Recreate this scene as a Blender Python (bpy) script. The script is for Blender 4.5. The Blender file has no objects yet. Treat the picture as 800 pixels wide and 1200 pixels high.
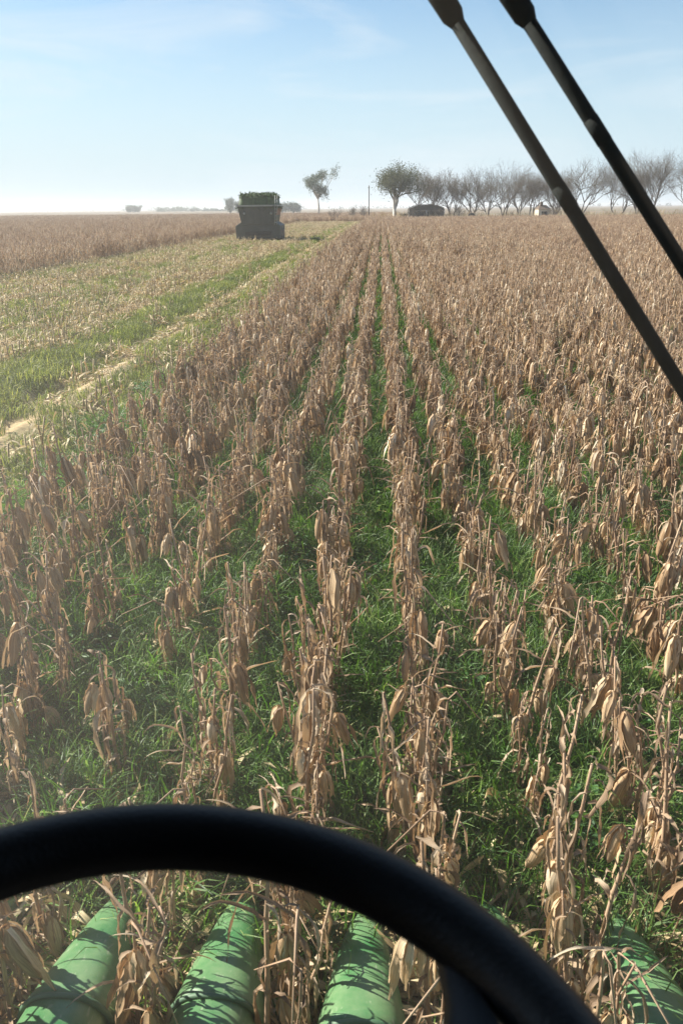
import bpy, math, random
import numpy as np
from mathutils import Matrix, Vector, Euler

R = math.radians
scene = bpy.context.scene
C = scene.collection
rng = np.random.default_rng(7)
random.seed(7)

# ------------------------------------------------------------------ camera
EYE = Vector((0.0, 0.0, 2.95))
FPX = 900.0                                    # focal length for a 1200 pixel high picture
_v = Vector((47 / FPX, 357 / FPX, -1)).normalized()          # where the corn rows (+Y) meet
_r = R(0.55)
_up = Vector((math.cos(_r), math.sin(_r), 0)).cross(_v).normalized()
if _up.y < 0:
    _up = -_up
_x = _v.cross(_up)
B = Matrix((_x, _v, _up))                      # camera -> world rotation
cd = bpy.data.cameras.new('camera')
cd.sensor_fit = 'VERTICAL'
cd.sensor_height = 24.0
cd.lens = 18.0
cd.clip_start = 0.02
cd.clip_end = 12000
cd.dof.use_dof = True
cd.dof.focus_distance = 14.0
cd.dof.aperture_fstop = 6.5
cam = bpy.data.objects.new('camera', cd)
C.objects.link(cam)
cam.matrix_world = Matrix.Translation(EYE) @ B.to_4x4()
scene.camera = cam


def project(p):
    c = B.transposed() @ (Vector(p) - EYE)
    if c.z > -0.05:
        return None
    return 400 + FPX * c.x / -c.z, 600 - FPX * c.y / -c.z, -c.z


def ground_at(px, Y, z=0.0):
    """World point at forward distance Y whose picture column is px (800 wide)."""
    lo, hi = -3000.0, 3000.0
    for _ in range(60):
        m = (lo + hi) / 2
        q = project((m, Y, z))
        if q[0] < px:
            lo = m
        else:
            hi = m
    return Vector(((lo + hi) / 2, Y, z))


# ------------------------------------------------------------------ light
SUN_EL, SUN_AZ = R(37), R(-68)                 # azimuth from +Y, negative = to the left
sun_dir = Vector((math.sin(SUN_AZ) * math.cos(SUN_EL), math.cos(SUN_AZ) * math.cos(SUN_EL), math.sin(SUN_EL)))
ld = bpy.data.lights.new('sun', 'SUN')
ld.energy = 5.0
ld.angle = R(0.5)
ld.color = (1.0, 0.93, 0.82)
sun = bpy.data.objects.new('sun', ld)
C.objects.link(sun)
sun.rotation_euler = sun_dir.to_track_quat('Z', 'Y').to_euler()
sun.location = (-30, 10, 40)

world = bpy.data.worlds.new('World')
scene.world = world
world.use_nodes = True
wt = world.node_tree
wt.nodes.clear()
wn = wt.nodes.new
out = wn('ShaderNodeOutputWorld')
bg = wn('ShaderNodeBackground')
bg.inputs['Strength'].default_value = 0.075
sky = wn('ShaderNodeTexSky')
sky.sky_type = 'NISHITA'
sky.sun_disc = False
sky.sun_elevation = SUN_EL
sky.sun_rotation = SUN_AZ
sky.altitude = 50
sky.air_density = 1.0
sky.dust_density = 0.3
sky.ozone_density = 2.2
tc = wn('ShaderNodeTexCoord')
mp = wn('ShaderNodeMapping')
mp.inputs['Rotation'].default_value = (0, R(9), R(20))
mp.inputs['Scale'].default_value = (1.5, 1.5, 8.0)
wt.links.new(tc.outputs['Generated'], mp.inputs['Vector'])
nz = wn('ShaderNodeTexNoise')
nz.inputs['Scale'].default_value = 1.7
nz.inputs['Detail'].default_value = 7
nz.inputs['Roughness'].default_value = 0.55
nz.inputs['Distortion'].default_value = 0.6
wt.links.new(mp.outputs[0], nz.inputs['Vector'])
rp = wn('ShaderNodeValToRGB')
rp.color_ramp.elements[0].position = 0.5
rp.color_ramp.elements[0].color = (0, 0, 0, 1)
rp.color_ramp.elements[1].position = 0.72
rp.color_ramp.elements[1].color = (0.65, 0.65, 0.65, 1)
wt.links.new(nz.outputs['Fac'], rp.inputs['Fac'])
mx = wn('ShaderNodeMix')
mx.data_type = 'RGBA'
mx.inputs['B'].default_value = (4.6, 5.0, 5.35, 1)
wt.links.new(rp.outputs['Color'], mx.inputs['Factor'])
# pale milky air towards the horizon, all the way round
sepw = wn('ShaderNodeSeparateXYZ')
wt.links.new(tc.outputs['Generated'], sepw.inputs[0])
hz = wn('ShaderNodeValToRGB')
hz.color_ramp.interpolation = 'EASE'
hz.color_ramp.elements[0].position = 0.0
hz.color_ramp.elements[0].color = (0.93, 0.93, 0.93, 1)
hz.color_ramp.elements[1].position = 0.28
hz.color_ramp.elements[1].color = (0.0, 0.0, 0.0, 1)
wt.links.new(sepw.outputs['Z'], hz.inputs['Fac'])
mh = wn('ShaderNodeMix')
mh.data_type = 'RGBA'
mh.inputs['B'].default_value = (3.75, 4.5, 5.1, 1)
wt.links.new(hz.outputs['Color'], mh.inputs['Factor'])
bl = wn('ShaderNodeMix')
bl.data_type = 'RGBA'
bl.blend_type = 'MULTIPLY'
bl.inputs['Factor'].default_value = 1.0
bl.inputs['B'].default_value = (.68, .78, .80, 1)
wt.links.new(sky.outputs[0], bl.inputs['A'])
wt.links.new(bl.outputs['Result'], mh.inputs['A'])
wt.links.new(mh.outputs['Result'], mx.inputs['A'])
wt.links.new(mx.outputs['Result'], bg.inputs['Color'])
wt.links.new(bg.outputs[0], out.inputs['Surface'])

scene.view_settings.view_transform = 'Standard'
scene.view_settings.look = 'None'
scene.view_settings.gamma = 1
scene.view_settings.exposure = 1.35
scene.cycles.max_bounces = 6
scene.cycles.diffuse_bounces = 3
scene.cycles.glossy_bounces = 2
scene.cycles.transmission_bounces = 4
scene.cycles.transparent_max_bounces = 8
scene.cycles.volume_bounces = 0


# ------------------------------------------------------------------ helpers
def tag(o, label=None, cat=None, group=None, kind=None):
    if label: o['label'] = label
    if cat: o['category'] = cat
    if group: o['group'] = group
    if kind: o['kind'] = kind
    return o


def empty(name, loc=(0, 0, 0), rz=0.0, **k):
    o = bpy.data.objects.new(name, None)
    o.empty_display_size = 0.2
    C.objects.link(o)
    o.location = loc
    o.rotation_euler = (0, 0, rz)
    return tag(o, **k)


class G:
    """geometry accumulator: vertices, faces, uv per vertex, material index per face"""
    def __init__(s):
        s.v, s.f, s.u, s.m = [], [], [], []

    def add(s, g, M=None, mi=None):
        n = len(s.v)
        if M is None:
            s.v += g.v
        else:
            s.v += [tuple(M @ Vector(p)) for p in g.v]
        s.f += [tuple(i + n for i in f) for f in g.f]
        s.u += g.u
        s.m += g.m if mi is None else [mi] * len(g.f)
        return s

    def quad(s, a, b, c, d, mi=0):
        n = len(s.v)
        s.v += [tuple(a), tuple(b), tuple(c), tuple(d)]
        s.f.append((n, n + 1, n + 2, n + 3))
        s.u += [(0, 0), (1, 0), (1, 1), (0, 1)]
        s.m.append(mi)

    def box(s, c, d, M=None, bev=0.0):
        cx, cy, cz = c
        hx, hy, hz = d[0] / 2, d[1] / 2, d[2] / 2
        n = len(s.v)
        P = [(cx + a * hx, cy + b_ * hy, cz + c_ * hz) for a in (-1, 1) for b_ in (-1, 1) for c_ in (-1, 1)]
        if M is not None:
            P = [tuple(M @ Vector(p)) for p in P]
        s.v += P
        s.u += [(p[0], p[2]) for p in P]
        for f in ((0, 1, 3, 2), (4, 6, 7, 5), (0, 4, 5, 1), (2, 3, 7, 6), (0, 2, 6, 4), (1, 5, 7, 3)):
            s.f.append(tuple(i + n for i in f))
            s.m.append(0)
        return s

    def tube(s, pts, rad, n=8, cap=True, squash=1.0):
        pts = [Vector(p) for p in pts]
        if not hasattr(rad, '__len__'):
            rad = [rad] * len(pts)
        base = len(s.v)
        ref = None
        L = 0.0
        for i, p in enumerate(pts):
            d = (pts[min(i + 1, len(pts) - 1)] - pts[max(i - 1, 0)]).normalized()
            if ref is None:
                ref = Vector((0, 0, 1)) if abs(d.z) < 0.9 else Vector((1, 0, 0))
            a = d.cross(ref).normalized()
            b = a.cross(d).normalized()
            ref = b
            if i:
                L += (p - pts[i - 1]).length
            for k in range(n):
                t = 2 * math.pi * k / n
                q = p + (a * math.cos(t) + b * (math.sin(t) * squash)) * rad[i]
                s.v.append(tuple(q))
                s.u.append((k / n, L))
        for i in range(len(pts) - 1):
            for k in range(n):
                k2 = (k + 1) % n
                s.f.append((base + i * n + k, base + i * n + k2, base + (i + 1) * n + k2, base + (i + 1) * n + k))
                s.m.append(0)
        if cap:
            s.f.append(tuple(base + k for k in reversed(range(n))))
            s.f.append(tuple(base + (len(pts) - 1) * n + k for k in range(n)))
            s.m += [0, 0]
        return s

    def mesh(s, name, mats, smooth=True):
        me = bpy.data.meshes.new(name)
        me.from_pydata(s.v, [], s.f)
        if s.u:
            uv = me.uv_layers.new(name='UVMap')
            idx = np.zeros(len(me.loops), dtype=np.int32)
            me.loops.foreach_get('vertex_index', idx)
            uv.data.foreach_set('uv', np.array(s.u, dtype=np.float32)[idx].ravel())
        for m in (mats if isinstance(mats, (list, tuple)) else [mats]):
            me.materials.append(m)
        me.polygons.foreach_set('material_index', np.array(s.m, dtype=np.int32))
        me.polygons.foreach_set('use_smooth', np.full(len(s.f), smooth))
        me.update()
        return me


def obj(name, data, parent=None, M=None, loc=None):
    o = bpy.data.objects.new(name, data)
    C.objects.link(o)
    if parent is not None:
        o.parent = parent
    if M is not None:
        o.matrix_local = M
    if loc is not None:
        o.location = loc
    return o


def bevel(o, w=0.01, seg=2):
    m = o.modifiers.new('bevel', 'BEVEL')
    m.width = w
    m.segments = seg
    m.limit_method = 'ANGLE'
    return o


# ------------------------------------------------------------------ materials
def newmat(name):
    m = bpy.data.materials.new(name)
    m.use_nodes = True
    t = m.node_tree
    t.nodes.clear()
    o = t.nodes.new('ShaderNodeOutputMaterial')
    return m, t, o


def nd(t, kind, **kw):
    n = t.nodes.new(kind)
    for k, v in kw.items():
        if k in n.inputs:
            n.inputs[k].default_value = v
        else:
            setattr(n, k, v)
    return n


def ramp(t, src, stops):
    r = t.nodes.new('ShaderNodeValToRGB')
    e = r.color_ramp.elements
    while len(e) < len(stops):
        e.new(0.5)
    for i, (p, c) in enumerate(stops):
        e[i].position = p
        e[i].color = (*c, 1) if len(c) == 3 else c
    t.links.new(src, r.inputs['Fac'])
    return r.outputs['Color']


def rgbmix(t, fac, a, b, mode='MIX'):
    m = t.nodes.new('ShaderNodeMix')
    m.data_type = 'RGBA'
    m.blend_type = mode
    for key, val in (('Factor', fac), ('A', a), ('B', b)):
        if isinstance(val, (int, float)):
            m.inputs[key].default_value = val
        elif isinstance(val, tuple):
            m.inputs[key].default_value = (*val, 1)
        else:
            t.links.new(val, m.inputs[key])
    return m.outputs['Result']


def leafmat(name, stops, transl, fibre=14.0, spec=0.25, rough=0.6, tcol=None, bump=0.35, patch=9.0, dark=0.5, tipdry=None):
    """thin plant tissue: colour differs per piece, fibres run along the uv length, light passes through"""
    m, t, o = newmat(name)
    info = nd(t, 'ShaderNodeObjectInfo')
    geo = nd(t, 'ShaderNodeNewGeometry')
    uvn = nd(t, 'ShaderNodeUVMap')
    tco = nd(t, 'ShaderNodeTexCoord')
    mpn = nd(t, 'ShaderNodeMapping')
    mpn.inputs['Scale'].default_value = (fibre, 1.6, 1)
    t.links.new(uvn.outputs[0], mpn.inputs['Vector'])
    fib = nd(t, 'ShaderNodeTexNoise', Scale=1.0, Detail=3.0)
    t.links.new(mpn.outputs[0], fib.inputs['Vector'])
    blot = nd(t, 'ShaderNodeTexNoise', Scale=patch, Detail=3.0)
    t.links.new(tco.outputs['Object'], blot.inputs['Vector'])
    # per piece value: island random mixed with instance random
    a = nd(t, 'ShaderNodeMath', operation='MULTIPLY_ADD')
    t.links.new(geo.outputs['Random Per Island'], a.inputs[0])
    a.inputs[1].default_value = 0.55
    b = nd(t, 'ShaderNodeMath', operation='MULTIPLY')
    t.links.new(info.outputs['Random'], b.inputs[0])
    b.inputs[1].default_value = 0.45
    t.links.new(b.outputs[0], a.inputs[2])
    c = nd(t, 'ShaderNodeMath', operation='MULTIPLY_ADD')
    t.links.new(blot.outputs['Fac'], c.inputs[0])
    c.inputs[1].default_value = 0.7
    c2 = nd(t, 'ShaderNodeMath', operation='ADD')
    t.links.new(a.outputs[0], c2.inputs[0])
    c2.inputs[1].default_value = -0.35
    t.links.new(c2.outputs[0], c.inputs[2])
    col = ramp(t, c.outputs[0], stops)
    fr = ramp(t, fib.outputs['Fac'], [(0.3, (dark,) * 3), (0.62, (1.12,) * 3)])
    col = rgbmix(t, 1.0, col, fr, 'MULTIPLY')
    p = nd(t, 'ShaderNodeBsdfPrincipled', Roughness=rough)
    p.inputs['Specular IOR Level'].default_value = spec
    t.links.new(col, p.inputs['Base Color'])
    bm = nd(t, 'ShaderNodeBump', Strength=bump, Distance=0.004)
    t.links.new(fib.outputs['Fac'], bm.inputs['Height'])
    t.links.new(bm.outputs[0], p.inputs['Normal'])
    tr = nd(t, 'ShaderNodeBsdfTranslucent')
    tcx = rgbmix(t, 1.0, col, tcol or (1.0, 0.84, 0.64), 'MULTIPLY')
    t.links.new(tcx, tr.inputs['Color'])
    ms = nd(t, 'ShaderNodeMixShader', Fac=transl)
    t.links.new(p.outputs[0], ms.inputs[1])
    t.links.new(tr.outputs[0], ms.inputs[2])
    t.links.new(ms.outputs[0], o.inputs['Surface'])
    return m


def plain(name, stops, scale=6.0, rough=0.6, metal=0.0, spec=0.5, bump=0.0, bscale=40.0, detail=5.0, stretch=(1, 1, 1)):
    m, t, o = newmat(name)
    tco = nd(t, 'ShaderNodeTexCoord')
    mpn = nd(t, 'ShaderNodeMapping')
    mpn.inputs['Scale'].default_value = stretch
    t.links.new(tco.outputs['Object'], mpn.inputs['Vector'])
    n = nd(t, 'ShaderNodeTexNoise', Scale=scale, Detail=detail)
    t.links.new(mpn.outputs[0], n.inputs['Vector'])
    col = ramp(t, n.outputs['Fac'], stops)
    p = nd(t, 'ShaderNodeBsdfPrincipled', Roughness=rough, Metallic=metal)
    p.inputs['Specular IOR Level'].default_value = spec
    t.links.new(col, p.inputs['Base Color'])
    if bump:
        n2 = nd(t, 'ShaderNodeTexNoise', Scale=bscale, Detail=4.0)
        t.links.new(mpn.outputs[0], n2.inputs['Vector'])
        bm = nd(t, 'ShaderNodeBump', Strength=bump, Distance=0.01)
        t.links.new(n2.outputs['Fac'], bm.inputs['Height'])
        t.links.new(bm.outputs[0], p.inputs['Normal'])
    t.links.new(p.outputs[0], o.inputs['Surface'])
    return m


M_LEAF = leafmat('dry_corn_leaf', [(0.02, (0.11, 0.07, 0.045)), (0.3, (0.27, 0.185, 0.12)), (0.6, (0.46, 0.34, 0.23)), (0.95, (0.78, 0.68, 0.53))], 0.3)
M_HUSK = leafmat('dry_corn_husk', [(0.02, (0.2, 0.115, 0.06)), (0.4, (0.44, 0.29, 0.165)), (0.7, (0.6, 0.44, 0.27)), (1.0, (0.8, 0.7, 0.54))], 0.16, fibre=22, dark=0.5)
M_STALK = leafmat('dry_corn_stalk', [(0.02, (0.2, 0.12, 0.075)), (0.5, (0.38, 0.25, 0.16)), (1.0, (0.55, 0.41, 0.28))], 0.0, fibre=9, patch=14)
M_RES = leafmat('crop_residue', [(0.02, (0.27, 0.19, 0.1)), (0.5, (0.52, 0.41, 0.23)), (1.0, (0.76, 0.66, 0.44))], 0.22)
M_STRAW = leafmat('pale_straw', [(0.02, (0.4, 0.3, 0.16)), (0.5, (0.56, 0.44, 0.26)), (1.0, (0.7, 0.6, 0.4))], 0.12)
M_GRASS = leafmat('grass_blade', [(0.02, (0.035, 0.085, 0.02)), (0.4, (0.075, 0.16, 0.035)), (0.72, (0.17, 0.28, 0.06)), (1.0, (0.42, 0.45, 0.17))], 0.42, fibre=5, rough=0.42, spec=0.45, tcol=(0.9, 1.15, 0.4), dark=0.75)
M_WEED = leafmat('broad_weed_leaf', [(0.02, (0.03, 0.08, 0.025)), (0.5, (0.06, 0.15, 0.04)), (1.0, (0.13, 0.24, 0.07))], 0.3, fibre=4, rough=0.5, spec=0.35, tcol=(0.9, 1.1, 0.45), dark=0.8)
M_TYRE = plain('tyre_rubber', [(0.3, (0.02, 0.02, 0.02)), (0.7, (0.045, 0.042, 0.038))], 3, 0.85, bump=0.4)
M_CARTGREY = plain('painted_steel_grey', [(0.3, (0.035, 0.04, 0.032)), (0.7, (0.06, 0.064, 0.05))], 2.2, 0.6)
M_RUST = plain('rusty_panel', [(0.3, (0.2, 0.09, 0.05)), (0.55, (0.3, 0.15, 0.1)), (0.7, (0.42, 0.28, 0.19))], 1.6, 0.8)
M_RIM = plain('pale_rim', [(0.3, (0.2, 0.21, 0.19)), (0.7, (0.32, 0.33, 0.29))], 3, 0.5)
M_BARK = plain('grey_bark', [(0.3, (0.06, 0.052, 0.045)), (0.7, (0.12, 0.1, 0.088))], 2.5, 0.9, bump=0.5, bscale=8)
M_BARKPALE = plain('pale_bark', [(0.3, (0.38, 0.34, 0.29)), (0.7, (0.6, 0.56, 0.5))], 1.8, 0.8)
M_TWIG = plain('bare_twigs', [(0.3, (0.07, 0.052, 0.036)), (0.7, (0.13, 0.1, 0.068))], 1.0, 0.9)
M_OLIVE = leafmat('olive_tree_leaf', [(0.0, (0.06, 0.07, 0.035)), (0.5, (0.1, 0.11, 0.055)), (1.0, (0.16, 0.16, 0.09))], 0.25, tcol=(1, 1, .6))
M_EUCA = leafmat('eucalyptus_leaf', [(0.0, (0.045, 0.07, 0.045)), (0.5, (0.08, 0.11, 0.07)), (1.0, (0.13, 0.16, 0.1))], 0.25, tcol=(1, 1, .6))
M_THATCH = plain('weathered_roof', [(0.3, (0.075, 0.062, 0.04)), (0.7, (0.13, 0.108, 0.072))], 1.2, 0.9, bump=0.5, bscale=5)
M_DARKWOOD = plain('dark_boards', [(0.3, (0.05, 0.04, 0.03)), (0.7, (0.1, 0.08, 0.06))], 1.5, 0.9, stretch=(6, 6, 1))
M_CREAM = plain('cream_plaster', [(0.3, (0.5, 0.42, 0.32)), (0.7, (0.68, 0.6, 0.47))], 1.5, 0.9)
M_BROWNROOF = plain('brown_roof', [(0.3, (0.08, 0.055, 0.04)), (0.7, (0.14, 0.1, 0.07))], 2, 0.9)
M_DARK = plain('dark_interior', [(0.3, (0.02, 0.018, 0.016)), (0.7, (0.04, 0.035, 0.03))], 3, 0.9)


# ------------------------------------------------------------------ ground
STAND_L, CUT_R = -17.8, -3.2                    # harvested strip lies between these two
CUT_END = 175.0


def ground_z(x, y):
    z = 0.0
    def rut(c, w, d):
        return -d * math.exp(-((x - c) / w) ** 2)
    if -20 < x < 0 and y < 190:
        z += rut(-5.75, 0.26, 0.13) + rut(-6.25, 0.3, -0.05) + rut(-11.2, 0.25, 0.09) + rut(-15.0, 0.25, 0.09) + rut(-5.2, 0.25, -0.04)
    if abs(x) < 30 and y < 90:
        z += 0.02 * math.sin(x * 11.9677) + 0.012 * math.sin(x * 5.1 + y * 2.3) * math.sin(y * 3.7 - x)
    return z


xs = np.concatenate([-np.geomspace(7000, 30, 22), np.linspace(-24, 24, 321), np.geomspace(30, 7000, 22)])
ys = np.concatenate([-np.geomspace(3000, 6, 10), np.linspace(-3, 30, 160), np.geomspace(31, 9000, 90)])
V = [(x, y, ground_z(x, y)) for y in ys for x in xs]
nx = len(xs)
F = [(j * nx + i, j * nx + i + 1, (j + 1) * nx + i + 1, (j + 1) * nx + i) for j in range(len(ys) - 1) for i in range(nx - 1)]
me = bpy.data.meshes.new('ground')
me.from_pydata([tuple(map(float, v)) for v in V], [], F)
me.polygons.foreach_set('use_smooth', np.ones(len(F), dtype=bool))


def ground_material():
    m, t, o = newmat('field_ground')
    tco = nd(t, 'ShaderNodeTexCoord')
    sep = nd(t, 'ShaderNodeSeparateXYZ')
    t.links.new(tco.outputs['Object'], sep.inputs[0])
    X, Y = sep.outputs['X'], sep.outputs['Y']
    big = nd(t, 'ShaderNodeTexNoise', Scale=0.35, Detail=6.0)
    t.links.new(tco.outputs['Object'], big.inputs['Vector'])
    fine = nd(t, 'ShaderNodeTexNoise', Scale=14.0, Detail=8.0, Roughness=0.7)
    t.links.new(tco.outputs['Object'], fine.inputs['Vector'])
    soil = ramp(t, fine.outputs['Fac'], [(0.3, (0.06, 0.045, 0.03)), (0.5, (0.13, 0.095, 0.062)), (0.68, (0.27, 0.2, 0.13))])

    def band(c, w, s=0.25):
        # 1 inside |X-c|<w with ragged edges
        j = nd(t, 'ShaderNodeMath', operation='MULTIPLY_ADD')
        t.links.new(big.outputs['Fac'], j.inputs[0])
        j.inputs[1].default_value = 0.6
        t.links.new(X, j.inputs[2])
        d = nd(t, 'ShaderNodeMath', operation='SUBTRACT')
        t.links.new(j.outputs[0], d.inputs[0])
        d.inputs[1].default_value = c + 0.3
        a = nd(t, 'ShaderNodeMath', operation='ABSOLUTE')
        t.links.new(d.outputs[0], a.inputs[0])
        r = nd(t, 'ShaderNodeMapRange')
        r.inputs['From Min'].default_value = w + s
        r.inputs['From Max'].default_value = w - s
        t.links.new(a.outputs[0], r.inputs['Value'])
        return r.outputs['Result']
    straw = ramp(t, fine.outputs['Fac'], [(0.3, (0.3, 0.21, 0.12)), (0.55, (0.46, 0.35, 0.2)), (0.7, (0.62, 0.5, 0.32))])
    green = ramp(t, fine.outputs['Fac'], [(0.3, (0.03, 0.045, 0.016)), (0.5, (0.06, 0.09, 0.03)), (0.7, (0.14, 0.17, 0.06))])
    stub = ramp(t, fine.outputs['Fac'], [(0.3, (0.15, 0.11, 0.06)), (0.5, (0.32, 0.245, 0.14)), (0.7, (0.5, 0.4, 0.24))])
    col = rgbmix(t, band(-10.5, 7.2), soil, stub)
    col = rgbmix(t, band(-4.2, 0.75), col, rgbmix(t, .5, green, stub))
    col = rgbmix(t, band(-6.6, 0.6), col, green)
    col = rgbmix(t, band(-5.3, 0.1, 0.09), col, straw)
    col = rgbmix(t, band(-10.4, 0.22, 0.12), col, rgbmix(t, 0.5, straw, green))
    # far away the standing corn and bare fields read as one pinkish brown sheet
    tex2 = nd(t, 'ShaderNodeTexNoise', Scale=0.012, Detail=5.0)
    mp2 = nd(t, 'ShaderNodeMapping')
    mp2.inputs['Scale'].default_value = (0.3, 2.2, 1)
    t.links.new(tco.outputs['Object'], mp2.inputs[0])
    t.links.new(mp2.outputs[0], tex2.inputs['Vector'])
    far = ramp(t, tex2.outputs['Fac'], [(0.35, (0.17, 0.125, 0.09)), (0.5, (0.2, 0.15, 0.108)), (0.62, (0.12, 0.12, 0.065)), (0.75, (0.2, 0.165, 0.11))])
    r = nd(t, 'ShaderNodeMapRange')
    r.inputs['From Min'].default_value = 170
    r.inputs['From Max'].default_value = 240
    t.links.new(Y, r.inputs['Value'])
    col = rgbmix(t, r.outputs['Result'], col, far)
    p = nd(t, 'ShaderNodeBsdfPrincipled', Roughness=0.95)
    p.inputs['Specular IOR Level'].default_value = 0.1
    t.links.new(col, p.inputs['Base Color'])
    bm = nd(t, 'ShaderNodeBump', Strength=0.6, Distance=0.04)
    t.links.new(fine.outputs['Fac'], bm.inputs['Height'])
    t.links.new(bm.outputs[0], p.inputs['Normal'])
    t.links.new(p.outputs[0], o.inputs['Surface'])
    return m


me.materials.append(ground_material())
tag(obj('ground', me), kind='structure', label='brown field soil with straw wheel track and harvested strip on the left')


# ------------------------------------------------------------------ plant pieces
def ribbon(rg, L, W, segs, elev0, elev1, bend, wig=0.25, fold=0.5, twist=1.2, crink=0.25, prof=0.7, three=True):
    """dry leaf: starts at the origin heading +X, rises, then flops over; v-folded and twisted"""
    g = G()
    pos = np.zeros(3)
    az = 0.0
    ds = L / segs
    tw0 = rg.normal() * 0.3
    twr = rg.normal() * twist
    daz = rg.normal() * wig
    for i in range(segs + 1):
        t = i / segs
        k = 1 / (1 + math.exp(-(t - bend) * 11))
        el = elev0 * (1 - k) + elev1 * k + rg.normal() * 0.1
        az += daz / segs + rg.normal() * wig * 0.35
        d = np.array([math.cos(el) * math.cos(az), math.cos(el) * math.sin(az), math.sin(el)])
        side = np.array([-math.sin(az), math.cos(az), 0.0])
        nor = np.cross(d, side)
        a = tw0 + twr * t + rg.normal() * 0.12
        s2 = side * math.cos(a) + nor * math.sin(a)
        n2 = -side * math.sin(a) + nor * math.cos(a)
        w = W * 0.5 * min(1, 0.45 + t * 3) * max(0.03, (1 - t ** 2.2)) ** prof * (1 + rg.normal() * crink * 0.4)
        fo = fold * (0.6 + 0.8 * rg.random())
        if three:
            for q, (sx, up) in enumerate(((-1, fo), (0, 0), (1, fo))):
                p = pos + s2 * (sx * w * math.cos(fo)) + n2 * (up * w) + (rg.normal(size=3) * W * crink * 0.12)
                g.v.append(tuple(p)); g.u.append((q * 0.5, t * L * 3))
        else:
            for q, sx in enumerate((-1, 1)):
                g.v.append(tuple(pos + s2 * (sx * w))); g.u.append((q, t * L * 3))
        pos = pos + d * ds
    n = 3 if three else 2
    for i in range(segs):
        for q in range(n - 1):
            a = i * n + q
            g.f.append((a, a + 1, a + n + 1, a + n)); g.m.append(0)
    return g


def lathe(prof, n=12, rg=None, rid=0.0):
    g = G()
    ph = rg.random(n) * 6 if rg is not None else None
    off = 1 + (rg.normal(size=n) * rid if rg is not None else np.zeros(n))
    for i, (r, z) in enumerate(prof):
        for k in range(n):
            t = 2 * math.pi * k / n + (0.25 * math.sin(z * 20) if rid else 0)
            rr = r * off[k]
            g.v.append((rr * math.cos(t), rr * math.sin(t), z)); g.u.append((k / n * 2, z * 3))
    for i in range(len(prof) - 1):
        for k in range(n):
            k2 = (k + 1) % n
            g.f.append((i * n + k, i * n + k2, (i + 1) * n + k2, (i + 1) * n + k)); g.m.append(0)
    return g


def rotz(a): return Matrix.Rotation(a, 4, 'Z')
def roty(a): return Matrix.Rotation(a, 4, 'Y')
def rotx(a): return Matrix.Rotation(a, 4, 'X')
def tr(x, y, z): return Matrix.Translation((x, y, z))
def sc(a): return Matrix.Scale(a, 4)


def leaf_geo(rg, hi=True):
    if rg.random() < .22:   # short torn curl
        return ribbon(rg, rg.uniform(0.09, 0.2), rg.uniform(0.016, 0.034), 6 if hi else 2, R(rg.uniform(10, 80)), R(rg.uniform(-90, 10)), rg.uniform(.2, .6), fold=.6, crink=.7, wig=.9, twist=2.5, three=hi)
    s = rg.random()
    segs = 9 if hi else 4
    if s < 0.78:    # hanging close to the stalk
        return ribbon(rg, rg.uniform(0.2, 0.46), rg.uniform(0.022, 0.043), segs, R(rg.uniform(0, 50)), R(-rg.uniform(82, 100)), rg.uniform(0.02, 0.09), fold=rg.uniform(.4, 1.0), crink=.55, wig=.4, twist=1.8, three=hi)
    if s < 0.93:    # arching out then dropping
        return ribbon(rg, rg.uniform(0.25, 0.48), rg.uniform(0.016, 0.032), segs, R(rg.uniform(25, 60)), R(-rg.uniform(65, 92)), rg.uniform(0.12, 0.32), fold=rg.uniform(.3, .9), crink=.5, wig=.45, twist=1.8, three=hi)
    return ribbon(rg, rg.uniform(0.25, 0.45), rg.uniform(0.02, 0.035), segs, R(rg.uniform(15, 45)), R(-rg.uniform(-5, 40)), rg.uniform(0.4, 0.8), fold=.8, three=hi)


def ear_geo(rg, hi=True):
    L = rg.uniform(0.2, 0.27)
    r = rg.uniform(0.027, 0.036)
    prof = [(0.008, 0.0), (0.012, -0.02), (r * .85, -0.05), (r, -L * .4), (r * .93, -L * .65), (r * .6, -L * .88), (0.006, -L)]
    if not hi:
        prof = [prof[0], prof[2], prof[4], prof[6]]
    return lathe(prof, 12 if hi else 5, rg, 0.10), L, r


def husk_geo(rg, L, r, n, hi=True):
    g = G()
    for i in range(n):
        a = i * 2 * math.pi / n + rg.normal() * 0.3
        long = L * rg.uniform(0.6, 1.25)
        q = ribbon(rg, long, rg.uniform(0.022, 0.04), 8 if hi else 3, R(-rg.uniform(30, 60)), R(-rg.uniform(80, 98)), 0.06, wig=0.3, fold=.35, twist=.9, prof=.5, crink=.5, three=hi)
        g.add(q, rotz(a) @ tr(r * 0.35, 0, -0.005))
    return g


def stalk_geo(rg, h, style, hi=True):
    n = 8 if hi else 4
    lx, ly = rg.normal() * 0.08, rg.normal() * 0.06
    pts = [Vector((0, 0, -0.03))]
    k = 5
    for i in range(1, k + 1):
        t = i / k
        pts.append(Vector((lx * t * h + rg.normal() * .008, ly * t * h + rg.normal() * .008, h * t)))
    rad = [0.0105 - 0.006 * i / k for i in range(k + 1)]
    top = pts[-1]
    if style == 'snapped':
        a = rg.uniform(0, 6.28)
        Lb = rg.uniform(0.18, 0.42)
        pts.append(top + Vector((math.cos(a) * .05, math.sin(a) * .05, 0.015)))
        pts.append(top + Vector((math.cos(a) * Lb * .75, math.sin(a) * Lb * .75, -Lb * rg.uniform(.3, .8))))
        rad += [0.004, 0.002]
    g = G()
    g.tube(pts, rad, n)
    # node rings
    if hi:
        for i in range(1, k):
            p = pts[i]
            g.tube([p + Vector((0, 0, -.008)), p, p + Vector((0, 0, .008))], [rad[i] * 1.02, rad[i] * 1.35, rad[i] * 1.02], n, cap=False)
    return g, (lx, ly)


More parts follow.
